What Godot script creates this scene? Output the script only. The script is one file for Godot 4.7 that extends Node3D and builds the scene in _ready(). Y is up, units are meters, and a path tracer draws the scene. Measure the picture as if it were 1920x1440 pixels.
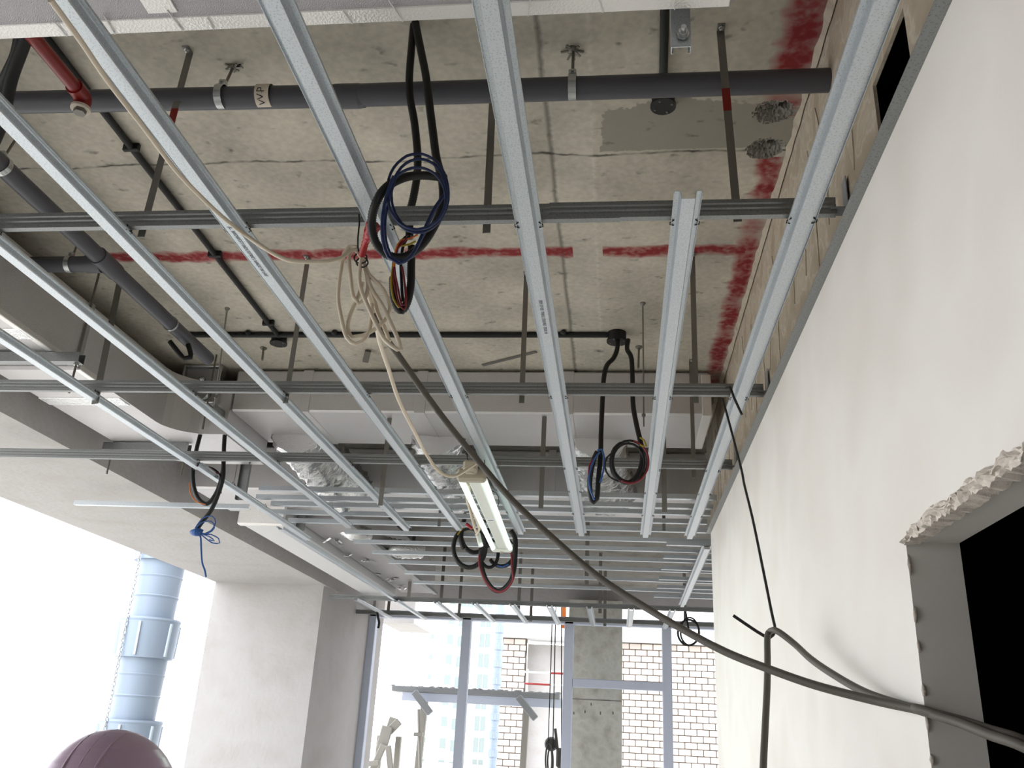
extends Node3D
# Unfinished interior seen from below: a suspended-ceiling frame, ducts, pipes and cables under a raw slab. Metres, y up, the room runs along -z.

const GRID := 2.8        # underside of the furring channels
const SLAB := 3.45       # underside of the near slab
const FAR_SLAB := 3.3    # underside of the slab past the drop
const WALL := 0.56       # face of the right wall
const FACADE := -11.0    # the window line at the far end

var rng := RandomNumberGenerator.new()
var M := {}
var taken := {}

# ---------------------------------------------------------------- naming
func numbered(called: String) -> String:
	if not taken.has(called):
		taken[called] = 0
		return called
	taken[called] += 1
	return "%s_%03d" % [called, taken[called]]

func tag(o, label: String, category := "", group := "", kind := ""):
	o.set_meta("label", label)
	if category: o.set_meta("category", category)
	if group: o.set_meta("group", group)
	if kind: o.set_meta("kind", kind)
	return o

func thing(called: String, label: String, category: String, at := Vector3.ZERO, group := "") -> Node3D:
	var o := Node3D.new()
	o.name = numbered(called)
	o.position = at
	add_child(o)
	tag(o, label, category, group)
	return o

func obj(called: String, st: SurfaceTool, m: Material, parent = null) -> MeshInstance3D:
	var o := MeshInstance3D.new()
	o.mesh = st.commit()
	o.material_override = m
	o.cast_shadow = GeometryInstance3D.SHADOW_CASTING_SETTING_ON
	if parent == null:
		o.name = numbered(called)
		add_child(o)
	else:
		o.name = called
		parent.add_child(o, true)
		var p = parent
		var off := Vector3.ZERO
		while p != self:
			off += p.position
			p = p.get_parent()
		o.position = -off          # the shapes are given in the room's own metres
	return o

func struct(called: String, st: SurfaceTool, m: Material, label: String) -> MeshInstance3D:
	return tag(obj(called, st, m), label, "", "", "structure")

# ---------------------------------------------------------------- shapes
func begin() -> SurfaceTool:
	var st := SurfaceTool.new()
	st.begin(Mesh.PRIMITIVE_TRIANGLES)
	return st

func tri(st: SurfaceTool, a: Vector3, b: Vector3, c: Vector3, na: Vector3, nb: Vector3, nc: Vector3, ua := Vector2.ZERO, ub := Vector2.ZERO, uc := Vector2.ZERO):
	if (b - a).cross(c - a).dot(na + nb + nc) > 0.0:
		var t := b; b = c; c = t
		t = nb; nb = nc; nc = t
		var u := ub; ub = uc; uc = u
	st.set_normal(na); st.set_uv(ua); st.add_vertex(a)
	st.set_normal(nb); st.set_uv(ub); st.add_vertex(b)
	st.set_normal(nc); st.set_uv(uc); st.add_vertex(c)

func quad(st: SurfaceTool, a: Vector3, b: Vector3, c: Vector3, d: Vector3, n: Vector3, ua := Vector2.ZERO, ub := Vector2.ZERO, uc := Vector2.ZERO, ud := Vector2.ZERO):
	tri(st, a, b, c, n, n, n, ua, ub, uc)
	tri(st, a, c, d, n, n, n, ua, uc, ud)

# a box from corner to corner with chamfered edges
func box(st: SurfaceTool, lo: Vector3, hi: Vector3, ch := 0.0, xf := Transform3D.IDENTITY):
	var c := (lo + hi) / 2.0
	var h := (hi - lo).abs() / 2.0
	ch = minf(ch, minf(h.x, minf(h.y, h.z)) * 0.9)
	var axes := [Vector3(1, 0, 0), Vector3(0, 1, 0), Vector3(0, 0, 1)]
	for k in 3:
		var a: Vector3 = axes[k]
		var b: Vector3 = axes[(k + 1) % 3]
		var d: Vector3 = axes[(k + 2) % 3]
		var ha: float = h[k]
		var hb: float = h[(k + 1) % 3]
		var hd: float = h[(k + 2) % 3]
		for s in [-1.0, 1.0]:
			var o: Vector3 = c + a * ha * s
			quad(st, xf * (o + b * (hb - ch) + d * (hd - ch)), xf * (o - b * (hb - ch) + d * (hd - ch)), xf * (o - b * (hb - ch) - d * (hd - ch)), xf * (o + b * (hb - ch) - d * (hd - ch)), xf.basis * (a * s))
			if ch > 0.0:
				for s2 in [-1.0, 1.0]:   # the edge between faces a and b, along d
					var n: Vector3 = (a * s + b * s2).normalized()
					var e1: Vector3 = c + a * ha * s + b * (hb - ch) * s2
					var e2: Vector3 = c + a * (ha - ch) * s + b * hb * s2
					quad(st, xf * (e1 + d * (hd - ch)), xf * (e1 - d * (hd - ch)), xf * (e2 - d * (hd - ch)), xf * (e2 + d * (hd - ch)), xf.basis * n)
	if ch > 0.0:
		for sx in [-1.0, 1.0]:
			for sy in [-1.0, 1.0]:
				for sz in [-1.0, 1.0]:
					var s := Vector3(sx, sy, sz)
					var n := s.normalized()
					tri(st, xf * (c + s * Vector3(h.x, h.y - ch, h.z - ch)), xf * (c + s * Vector3(h.x - ch, h.y, h.z - ch)), xf * (c + s * Vector3(h.x - ch, h.y - ch, h.z)), xf.basis * n, xf.basis * n, xf.basis * n)

# a beam of rectangular section from p to q
func bar(st: SurfaceTool, p: Vector3, q: Vector3, w: float, t: float, up := Vector3.UP, ch := 0.0):
	var d := (q - p)
	var l := d.length()
	d /= l
	if absf(d.dot(up)) > 0.98: up = Vector3(0, 0, 1)
	var r := d.cross(up).normalized()
	var u := r.cross(d)
	box(st, Vector3(-w / 2, -t / 2, -l / 2), Vector3(w / 2, t / 2, l / 2), ch, Transform3D(Basis(r, u, -d), (p + q) / 2.0))

func smooth(pts: Array, step := 0.02) -> PackedVector3Array:
	var out := PackedVector3Array()
	var n := pts.size()
	for i in n - 1:
		var p0: Vector3 = pts[maxi(i - 1, 0)]
		var p1: Vector3 = pts[i]
		var p2: Vector3 = pts[i + 1]
		var p3: Vector3 = pts[mini(i + 2, n - 1)]
		var k := clampi(int((p2 - p1).length() / step), 1, 60)
		for j in k:
			out.append(p1.cubic_interpolate(p2, p0, p3, float(j) / k))
	out.append(pts[n - 1])
	return out

func resample(path: PackedVector3Array, step: float) -> PackedVector3Array:
	var out := PackedVector3Array([path[0]])
	var carry := 0.0
	for i in path.size() - 1:
		var l := path[i].distance_to(path[i + 1])
		var t := step - carry
		while t < l:
			out.append(path[i].lerp(path[i + 1], t / l))
			t += step
		carry = l - (t - step)
	out.append(path[path.size() - 1])
	return out

# a round tube along a path; radius may be a number or a Callable(distance along, angle)
func tube(st: SurfaceTool, path: PackedVector3Array, r, seg := 8, caps := true):
	var n := path.size()
	if n < 2: return
	var rings := []
	var norms := []
	var t0 := (path[1] - path[0]).normalized()
	var side := t0.cross(Vector3.UP if absf(t0.y) < 0.9 else Vector3.RIGHT).normalized()
	var along := 0.0
	for i in n:
		var t := (path[mini(i + 1, n - 1)] - path[maxi(i - 1, 0)]).normalized()
		side = (side - t * side.dot(t)).normalized()
		var up := t.cross(side)
		if i > 0: along += path[i].distance_to(path[i - 1])
		var ring := PackedVector3Array()
		var nr := PackedVector3Array()
		for j in seg + 1:
			var a := TAU * j / seg
			var d := side * cos(a) + up * sin(a)
			var rr: float = r if (r is float) else r.call(along, TAU * (j % seg) / seg)
			ring.append(path[i] + d * rr)
			nr.append(d)
		rings.append(ring); norms.append(nr)
	for i in n - 1:
		for j in seg:
			var a: Vector3 = rings[i][j]; var b: Vector3 = rings[i][j + 1]; var c: Vector3 = rings[i + 1][j + 1]; var d: Vector3 = rings[i + 1][j]
			tri(st, a, b, c, norms[i][j], norms[i][j + 1], norms[i + 1][j + 1])
			tri(st, a, c, d, norms[i][j], norms[i + 1][j + 1], norms[i + 1][j])
	if caps:
		for e in [0, n - 1]:
			var nn: Vector3 = (path[0] - path[1]).normalized() if e == 0 else (path[n - 1] - path[n - 2]).normalized()
			for j in seg:
				tri(st, path[e], rings[e][j], rings[e][j + 1], nn, nn, nn)

func wire(st: SurfaceTool, pts: Array, r: float, seg := 8, step := 0.02):
	tube(st, smooth(pts, step), r, seg)

# ribbed conduit: a ring every few millimetres
func ribbed(st: SurfaceTool, pts: Array, r: float, pitch := 0.0065):
	var path := resample(smooth(pts, 0.01), pitch / 2.0)
	var k := pitch
	tube(st, path, func(s, _a): return r * (1.0 if int(round(s / (k / 2.0))) % 2 == 0 else 0.86), 9)

func rod(st: SurfaceTool, p: Vector3, q: Vector3, r: float, seg := 8):
	tube(st, PackedVector3Array([p, q]), r, seg)

# a profile turned round the axis p -> q: rows of [distance along, radius]
func lathe(st: SurfaceTool, p: Vector3, dir: Vector3, rows: Array, seg := 20):
	dir = dir.normalized()
	var side := dir.cross(Vector3.UP if absf(dir.y) < 0.9 else Vector3.RIGHT).normalized()
	var up := dir.cross(side)
	for i in rows.size() - 1:
		var a0: float = rows[i][0]; var r0: float = rows[i][1]; var a1: float = rows[i + 1][0]; var r1: float = rows[i + 1][1]
		for j in seg:
			var d0 := side * cos(TAU * j / seg) + up * sin(TAU * j / seg)
			var d1 := side * cos(TAU * (j + 1) / seg) + up * sin(TAU * (j + 1) / seg)
			var slope := Vector2(a1 - a0, r0 - r1)
			if slope.length() < 1e-7: continue
			slope = slope.normalized()
			var n0 := d0 * slope.x + dir * slope.y
			var n1 := d1 * slope.x + dir * slope.y
			var A := p + dir * a0 + d0 * r0; var B := p + dir * a0 + d1 * r0; var C := p + dir * a1 + d1 * r1; var D := p + dir * a1 + d0 * r1
			if r0 > 1e-6: tri(st, A, B, C, n0, n1, n1)
			if r1 > 1e-6: tri(st, A, C, D, n0, n1, n0)

# bent sheet metal: the open profile (right, up), so thick, pushed from p to q
func sheet(st: SurfaceTool, profile: Array, t: float, p: Vector3, q: Vector3, right: Vector3, up: Vector3):
	var n := profile.size()
	var left := []
	var rite := []
	for i in n:
		var d1: Vector2 = (profile[i] - profile[maxi(i - 1, 0)]).normalized()
		var d2: Vector2 = (profile[mini(i + 1, n - 1)] - profile[i]).normalized()
		if i == 0: d1 = d2
		if i == n - 1: d2 = d1
		var nn := Vector2(-d1.y, d1.x)
		var m := (nn + Vector2(-d2.y, d2.x)).normalized()
		m *= (t / 2) / maxf(m.dot(nn), 0.4)
		left.append(profile[i] + m); rite.append(profile[i] - m)
	var at := func(o: Vector3, v: Vector2): return o + right * v.x + up * v.y
	var dir := (q - p).normalized()
	for i in n - 1:
		for s in [0, 1]:
			var A: Vector2 = left[i] if s == 0 else rite[i]
			var B: Vector2 = left[i + 1] if s == 0 else rite[i + 1]
			var d := (B - A).normalized()
			var n2 := Vector2(-d.y, d.x) * (1.0 if s == 0 else -1.0)
			quad(st, at.call(p, A), at.call(p, B), at.call(q, B), at.call(q, A), right * n2.x + up * n2.y)
		quad(st, at.call(p, left[i]), at.call(p, left[i + 1]), at.call(p, rite[i + 1]), at.call(p, rite[i]), -dir)
		quad(st, at.call(q, left[i]), at.call(q, left[i + 1]), at.call(q, rite[i + 1]), at.call(q, rite[i]), dir)
	for i in [0, n - 1]:
		var d: Vector2 = (profile[0] - profile[1]) if i == 0 else (profile[n - 1] - profile[n - 2])
		d = d.normalized()
		quad(st, at.call(p, left[i]), at.call(p, rite[i]), at.call(q, rite[i]), at.call(q, left[i]), right * d.x + up * d.y)

# a closed outline (in the plane right, up) pushed along `deep`
func prism(st: SurfaceTool, outline: PackedVector2Array, o: Vector3, right: Vector3, up: Vector3, deep: Vector3):
	var idx := Geometry2D.triangulate_polygon(outline)
	var n := deep.normalized()
	var at := func(v: Vector2): return o + right * v.x + up * v.y
	for k in range(0, idx.size(), 3):
		var a: Vector3 = at.call(outline[idx[k]]); var b: Vector3 = at.call(outline[idx[k + 1]]); var c: Vector3 = at.call(outline[idx[k + 2]])
		tri(st, a, b, c, -n, -n, -n)
		tri(st, a + deep, b + deep, c + deep, n, n, n)
	var cw := 1.0 if Geometry2D.is_polygon_clockwise(outline) else -1.0
	for i in outline.size():
		var a: Vector2 = outline[i]
		var b: Vector2 = outline[(i + 1) % outline.size()]
		var d := (b - a).normalized()
		var nn := (right * -d.y + up * d.x) * cw
		quad(st, at.call(a), at.call(b), at.call(b) + deep, at.call(a) + deep, nn)

# rough lump: a noisy ellipsoid
func lump(st: SurfaceTool, c: Vector3, r: Vector3, amount: float, freq: float, seed_: int, seg := 14):
	var fn := FastNoiseLite.new()
	fn.seed = seed_; fn.frequency = freq
	var pt := func(i: int, j: int) -> Vector3:
		var a := PI * i / (seg / 2)
		var b := TAU * (j % seg) / seg
		var d := Vector3(sin(a) * cos(b), cos(a), sin(a) * sin(b))
		return c + d * r * (1.0 + amount * fn.get_noise_3dv((c + d * r) * 100.0))
	for i in seg / 2:
		for j in seg:
			var A: Vector3 = pt.call(i, j); var B: Vector3 = pt.call(i, j + 1); var C: Vector3 = pt.call(i + 1, j + 1); var D: Vector3 = pt.call(i + 1, j)
			var n := ((A + B + C + D) / 4.0 - c).normalized()
			if i > 0: tri(st, A, B, C, (A - c).normalized().lerp(n, 0.5), (B - c).normalized().lerp(n, 0.5), (C - c).normalized().lerp(n, 0.5))
			if i < seg / 2 - 1: tri(st, A, C, D, (A - c).normalized().lerp(n, 0.5), (C - c).normalized().lerp(n, 0.5), (D - c).normalized().lerp(n, 0.5))

# one continuous skin round a skeleton of tapered bones [p, q, radius at p, radius at q] (surface nets)
func skin(st: SurfaceTool, bones: Array, cell: float, k: float):
	var lo := Vector3.INF; var hi := -Vector3.INF
	for b in bones:
		var r := maxf(b[2], b[3]) + cell * 3
		for e in [b[0], b[1]]:
			lo = lo.min(e - Vector3.ONE * r); hi = hi.max(e + Vector3.ONE * r)
	var n := Vector3i(((hi - lo) / cell).ceil()) + Vector3i.ONE
	var f := PackedFloat32Array(); f.resize(n.x * n.y * n.z)
	for z in n.z: for y in n.y: for x in n.x:
		var p := lo + Vector3(x, y, z) * cell
		var best := 9.0
		for b in bones:
			var ab: Vector3 = b[1] - b[0]
			var t := clampf((p - b[0]).dot(ab) / maxf(ab.length_squared(), 1e-9), 0, 1)
			var d: float = p.distance_to(b[0] + ab * t) - lerpf(b[2], b[3], t)
			var h := maxf(k - absf(best - d), 0.0) / k
			best = minf(best, d) - h * h * k * 0.25
		f[x + n.x * (y + n.y * z)] = best
	var vert := {}
	var corner := []
	for i in 8: corner.append(Vector3i(i & 1, (i >> 1) & 1, (i >> 2) & 1))
	for z in n.z - 1: for y in n.y - 1: for x in n.x - 1:
		var v := []
		var ins := 0
		for c in corner:
			var w: float = f[x + c.x + n.x * (y + c.y + n.y * (z + c.z))]
			v.append(w)
			if w < 0: ins += 1
		if ins == 0 or ins == 8: continue
		var s := Vector3.ZERO; var m := 0
		for a in 8: for b in range(a + 1, 8):
			var dd: Vector3i = corner[a] - corner[b]
			if absi(dd.x) + absi(dd.y) + absi(dd.z) == 1 and (v[a] < 0) != (v[b] < 0):
				s += Vector3(corner[a]).lerp(Vector3(corner[b]), v[a] / (v[a] - v[b])); m += 1
		var g := Vector3(v[1] + v[3] + v[5] + v[7] - v[0] - v[2] - v[4] - v[6], v[2] + v[3] + v[6] + v[7] - v[0] - v[1] - v[4] - v[5], v[4] + v[5] + v[6] + v[7] - v[0] - v[1] - v[2] - v[3]).normalized()
		vert[Vector3i(x, y, z)] = [lo + (Vector3(x, y, z) + s / m) * cell, g]
	for z in range(1, n.z - 1): for y in range(1, n.y - 1): for x in range(1, n.x - 1):
		var here: float = f[x + n.x * (y + n.y * z)]
		for ax in 3:
			var e := Vector3i.ZERO; e[ax] = 1
			var there: float = f[x + e.x + n.x * (y + e.y + n.y * (z + e.z))]
			if (here < 0) == (there < 0): continue
			var b := Vector3i.ZERO; b[(ax + 1) % 3] = 1
			var c := Vector3i.ZERO; c[(ax + 2) % 3] = 1
			var o := Vector3i(x, y, z)
			var q := [vert[o], vert[o - b], vert[o - b - c], vert[o - c]]
			tri(st, q[0][0], q[1][0], q[2][0], q[0][1], q[1][1], q[2][1])
			tri(st, q[0][0], q[2][0], q[3][0], q[0][1], q[2][1], q[3][1])

# ---------------------------------------------------------------- materials
func noise_tex(freq: float, colors: Array, seed_: int, size := 512, kind := FastNoiseLite.TYPE_SIMPLEX_SMOOTH, octaves := 4) -> NoiseTexture2D:
	var fn := FastNoiseLite.new()
	fn.noise_type = kind; fn.frequency = freq; fn.seed = seed_; fn.fractal_octaves = octaves
	var t := NoiseTexture2D.new()
	t.width = size; t.height = size; t.seamless = true; t.noise = fn
	var g := Gradient.new()
	var offs := PackedFloat32Array(); var cols := PackedColorArray()
	for c in colors: offs.append(c[0]); cols.append(c[1])
	g.offsets = offs; g.colors = cols
	t.color_ramp = g
	return t

func bump_tex(freq: float, seed_: int, strength := 4.0, size := 512, kind := FastNoiseLite.TYPE_SIMPLEX_SMOOTH, octaves := 4) -> NoiseTexture2D:
	var fn := FastNoiseLite.new()
	fn.noise_type = kind; fn.frequency = freq; fn.seed = seed_; fn.fractal_octaves = octaves
	var t := NoiseTexture2D.new()
	t.width = size; t.height = size; t.seamless = true; t.noise = fn
	t.as_normal_map = true; t.bump_strength = strength
	return t

func mat(color: Color, rough := 0.8, metal := 0.0, albedo: Texture2D = null, scale := 1.0, normal: Texture2D = null, nscale := 1.0) -> StandardMaterial3D:
	var m := StandardMaterial3D.new()
	m.albedo_color = color; m.roughness = rough; m.metallic = metal
	if albedo: m.albedo_texture = albedo
	if normal:
		m.normal_enabled = true; m.normal_texture = normal; m.normal_scale = nscale
	if albedo or normal:
		m.uv1_triplanar = true; m.uv1_world_triplanar = true; m.uv1_scale = Vector3.ONE * scale
	return m

func grey(v: float) -> Color: return Color(v, v, v)

func make_materials():
	var concrete := noise_tex(0.012, [[0.0, Color(0.80, 0.78, 0.75)], [0.3, Color(0.92, 0.91, 0.89)], [0.6, Color(0.98, 0.975, 0.965)], [1.0, Color(0.90, 0.89, 0.87)]], 11, 512, FastNoiseLite.TYPE_SIMPLEX_SMOOTH, 6)
	var rough := bump_tex(0.05, 5, 2.0, 512, FastNoiseLite.TYPE_SIMPLEX_SMOOTH, 5)
	var crinkle := bump_tex(0.035, 21, 6.0, 512, FastNoiseLite.TYPE_CELLULAR, 3)
	var fabric := bump_tex(0.12, 23, 5.0, 512, FastNoiseLite.TYPE_SIMPLEX_SMOOTH, 3)
	var spangle := noise_tex(0.06, [[0.0, Color(0.70, 0.71, 0.72)], [0.16, Color(0.82, 0.83, 0.84)], [0.26, Color(0.97, 0.97, 0.97)], [1.0, Color(1, 1, 1)]], 31, 512, FastNoiseLite.TYPE_CELLULAR, 2)
	var plaster := noise_tex(0.008, [[0.0, Color(0.74, 0.68, 0.60)], [0.45, Color(0.80, 0.745, 0.67)], [0.56, Color(0.88, 0.84, 0.78)], [0.64, Color(0.80, 0.75, 0.675)], [1.0, Color(0.88, 0.84, 0.78)]], 41, 512, FastNoiseLite.TYPE_SIMPLEX_SMOOTH, 4)
	var paint := noise_tex(0.006, [[0.0, Color(0.96, 0.95, 0.94)], [0.5, Color(1.0, 1.0, 1.0)], [1.0, Color(0.975, 0.965, 0.955)]], 51, 512, FastNoiseLite.TYPE_SIMPLEX_SMOOTH, 3)
	M.concrete = mat(Color(0.66, 0.65, 0.63), 0.9, 0.0, concrete, 0.7, rough, 0.5)
	M.concrete_far = mat(Color(0.55, 0.54, 0.52), 0.9, 0.0, concrete, 0.5, rough, 0.5)
	M.concrete_pale = mat(Color(0.73, 0.72, 0.715), 0.9, 0.0, paint, 0.6, rough, 0.35)
	M.column = mat(Color(0.84, 0.84, 0.80), 0.9, 0.0, concrete, 0.6, rough, 0.6)
	M.floor = mat(Color(0.82, 0.81, 0.79), 0.85, 0.0, concrete, 0.3)
	M.ground = mat(Color(0.80, 0.79, 0.77), 0.9, 0.0, concrete, 0.1)
	M.wall = mat(Color(0.90, 0.885, 0.865), 0.7, 0.0, paint, 0.5)
	M.plaster = mat(Color(0.90, 0.90, 0.89), 0.9, 0.0, plaster, 1.3, rough, 0.6)
	M.broken = mat(Color(0.88, 0.85, 0.82), 0.95, 0.0, concrete, 9.0, rough, 1.6)
	M.mortar = mat(Color(0.80, 0.76, 0.70), 0.95, 0.0, concrete, 2.0, rough, 1.0)
	M.dark_wall = mat(Color(0.16, 0.16, 0.155), 0.95)  # darkness of the unlit back room put into the colour
	M.galv = mat(Color(0.80, 0.825, 0.845), 0.42, 0.75, spangle, 5.0)
	M.galv_dull = mat(Color(0.58, 0.59, 0.59), 0.5, 0.75, spangle, 4.0)
	M.strap = mat(Color(0.52, 0.51, 0.49), 0.5, 0.7)
	M.foil = mat(Color(0.82, 0.81, 0.81), 0.36, 0.7, null, 4.0, fabric, 0.7)
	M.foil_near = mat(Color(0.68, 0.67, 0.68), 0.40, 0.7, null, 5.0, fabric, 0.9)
	M.foil_dark = mat(Color(0.66, 0.65, 0.65), 0.5, 0.6, null, 3.0, fabric, 0.6)
	M.tape = mat(Color(0.92, 0.91, 0.90), 0.3, 0.6, null, 9.0, crinkle, 0.8)
	M.crinkled = mat(Color(0.92, 0.92, 0.92), 0.2, 0.95, null, 5.0, crinkle, 1.2)
	M.white_wrap = mat(Color(0.86, 0.86, 0.86), 0.75, 0.05, null, 5.0, fabric, 0.5)
	M.pvc = mat(Color(0.30, 0.30, 0.325), 0.42)
	M.zinc = mat(Color(0.75, 0.76, 0.76), 0.25, 0.9)
	M.rod = mat(Color(0.48, 0.47, 0.44), 0.5, 0.7)
	M.rubber = mat(Color(0.045, 0.045, 0.048), 0.6)
	M.conduit = mat(Color(0.06, 0.058, 0.058), 0.5)
	M.red_pipe = mat(Color(0.50, 0.09, 0.075), 0.4)
	M.red_tape = mat(Color(0.62, 0.05, 0.08), 0.35)
	M.red_wire = mat(Color(0.45, 0.07, 0.13), 0.5)
	M.blue = mat(Color(0.05, 0.13, 0.30), 0.45)
	M.blue_pale = mat(Color(0.16, 0.34, 0.60), 0.5)
	M.yellow = mat(Color(0.62, 0.54, 0.10), 0.5)
	M.orange = mat(Color(0.80, 0.42, 0.12), 0.5)
	M.cream = mat(Color(0.80, 0.75, 0.67), 0.55)
	M.grey_cable = mat(Color(0.33, 0.31, 0.28), 0.6)
	M.steel_wire = mat(Color(0.13, 0.125, 0.115), 0.7, 0.2)
	M.label = mat(Color(0.82, 0.78, 0.72), 0.8)
	M.ink = mat(Color(0.06, 0.06, 0.08), 0.8)
	M.print = mat(Color(0.22, 0.23, 0.25), 0.8)
	M.lamp_body = mat(Color(0.86, 0.87, 0.84), 0.5)
	M.lamp_cap = mat(Color(0.66, 0.63, 0.56), 0.6)
	M.frame = mat(Color(0.82, 0.85, 0.92), 0.6)  # bluish grey paint, paled to stand in for glare at the window
	M.frame_dark = mat(Color(0.56, 0.57, 0.58), 0.6)
	M.chute = mat(Color(0.58, 0.635, 0.70), 0.5)
	M.chute_rib = mat(Color(0.80, 0.85, 0.89), 0.5)
	M.block = mat(Color(0.84, 0.77, 0.73), 0.9, 0.0, concrete, 0.4)
	M.joint = mat(Color(0.34, 0.31, 0.28), 0.95)
	M.tower = mat(Color(0.88, 0.89, 0.90), 0.85)
	M.glass_green = mat(Color(0.50, 0.545, 0.535), 0.3)  # tower glass, paled and greyed to imitate distant haze
	M.wood = mat(Color(0.60, 0.59, 0.56), 0.85)
	M.machine = mat(Color(0.20, 0.20, 0.19), 0.6)
	M.helmet = mat(Color(0.70, 0.60, 0.68), 0.32)
	M.helmet_pale = mat(Color(0.80, 0.80, 0.82), 0.32)
	M.cloth = mat(Color(0.22, 0.25, 0.33), 0.9)
	M.skin = mat(Color(0.48, 0.33, 0.25), 0.6)
	M.hole = mat(Color(0.30, 0.27, 0.23), 1.0)  # cavity lining, darker than its grey masonry to carry the shade
	for v in 3:
		M["block%d" % v] = mat(Color(0.92, 0.865, 0.83) * [1.0, 0.94, 0.88][v], 0.9)
	var glow := mat(Color(0.95, 1.0, 0.97), 0.4)
	glow.emission_enabled = true; glow.emission = Color(0.90, 1.0, 0.95); glow.emission_energy_multiplier = 0.9
	M.tube = glow

# ---------------------------------------------------------------- the scene
func _ready():
	rng.seed = 7
	var cam := Camera3D.new()
	cam.name = "camera"
	cam.position = Vector3(0, 1.6, 0)
	cam.rotation = Vector3(0.37685, 0.12939, 0.05361)
	cam.fov = 46.9
	cam.near = 0.02; cam.far = 300
	add_child(cam)
	cam.current = true

	var env := Environment.new()
	var sky := Sky.new()
	var sm := ProceduralSkyMaterial.new()
	sm.sky_top_color = Color(0.96, 0.975, 1.0); sm.sky_horizon_color = Color(0.985, 0.99, 1.0)
	sm.ground_bottom_color = Color(0.72, 0.72, 0.72); sm.ground_horizon_color = Color(0.9, 0.9, 0.9)
	sm.sky_energy_multiplier = 1.0
	sky.sky_material = sm
	env.background_mode = Environment.BG_SKY
	env.sky = sky
	env.background_energy_multiplier = 4.8
	env.tonemap_mode = Environment.TONE_MAPPER_LINEAR
	env.tonemap_exposure = 1.0
	env.sdfgi_enabled = true; env.ssao_enabled = true; env.ssil_enabled = true
	var we := WorldEnvironment.new()
	we.name = "world_environment"
	we.environment = env
	add_child(we)

	make_materials()
	build_shell()
	build_facade()
	build_outside()
	build_ducts()
	build_frame()
	build_hangers()
	build_pipes()
	build_lamp()
	build_cables()
	build_people()

# ---------------------------------------------------------------- the shell
func wall_box(called: String, boxes: Array, m: Material, label: String):
	var st := begin()
	for b in boxes: box(st, b[0], b[1])
	return struct(called, st, m, label)

func slab_texture() -> ImageTexture:
	# raw slab between x -3.2..0.6 and z -4.6..-1.0: board joints, grime, a damp patch and red spray-paint lines
	var w := 1216
	var h := 1152
	var big := FastNoiseLite.new(); big.seed = 3; big.frequency = 0.006; big.fractal_octaves = 5
	var fine := FastNoiseLite.new(); fine.seed = 4; fine.frequency = 0.09; fine.fractal_octaves = 3
	var spot := FastNoiseLite.new(); spot.seed = 9; spot.frequency = 0.03; spot.fractal_octaves = 3
	var im := Image.create(w, h, false, Image.FORMAT_RGB8)
	for j in h:
		var z := -4.6 + 3.6 * (j + 0.5) / h
		for i in w:
			var x := -3.2 + 3.8 * (i + 0.5) / w
			var n := big.get_noise_2d(i, j)
			var f := fine.get_noise_2d(i, j)
			var s := spot.get_noise_2d(i * 0.8, j * 1.25)
			var v := 0.725 + 0.11 * n + 0.05 * f
			if s > 0.44: v -= (s - 0.44) * (0.5 + f)
			var c := Color(v, v * 0.965, v * 0.89)
			# joints of the formwork boards
			var wob := 0.006 * n + 0.003 * f
			var d1 := absf(x + 0.235 + wob); var d2 := absf(x + 0.09 + wob); var d3 := absf(z + 2.52 + 0.02 * n + wob)
			var jt := maxf(0.0, 1.0 - d1 / 0.012) * 0.35 + maxf(0.0, 1.0 - d3 / 0.008) * 0.38 * (0.4 + maxf(0.0, s * 2.0 + 0.6))
			c = c.darkened(clampf(jt, 0, 0.6)) if jt > 0.0 else c
			if x > -0.235 and x < -0.09: c = c.lightened(0.05)
			var jl := maxf(0.0, 1.0 - d2 / 0.012)
			if jl > 0.0: c = c.lightened(0.16 * jl * (0.6 + f))
			# damp patch
			var pe := 0.03 * n + 0.012 * f
			if x + pe > -0.06 and x < 0.56 and z + pe * 1.5 < -2.29 + 0.04 * sin(x * 9.0) and z + pe * 0.3 > -2.505:
				c = c.darkened(0.19 + 0.10 * n + 0.06 * f)
			# spray paint
			var red := 0.0
			if x < 0.5:
				var gap := 1.0 if x < -0.19 or x > -0.07 else 0.0
				if x < -2.25: gap = 0.0
				red = maxf(red, gap * clampf(1.5 - absf(z + 3.17 + 0.012 * n) / (0.033 + 0.012 * s), 0, 1))
			var faded := clampf(0.75 + 0.9 * big.get_noise_2d(j * 1.7, 400.0), 0, 1)
			if z > -2.35 or z < -2.56:
				red = maxf(red, faded * clampf(1.5 - absf(x - 0.505 - 0.02 * n) / (0.036 + 0.012 * s + (0.014 if z > -2.3 else 0.0)), 0, 1))
			if red > 0.0:
				red = clampf(red * (0.84 + 0.5 * f + 0.4 * s), 0, 0.93)
				c = c.lerp(Color(0.50, 0.10, 0.115), red)
			im.set_pixel(i, j, c)
	im.generate_mipmaps()
	return ImageTexture.create_from_image(im)

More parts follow.
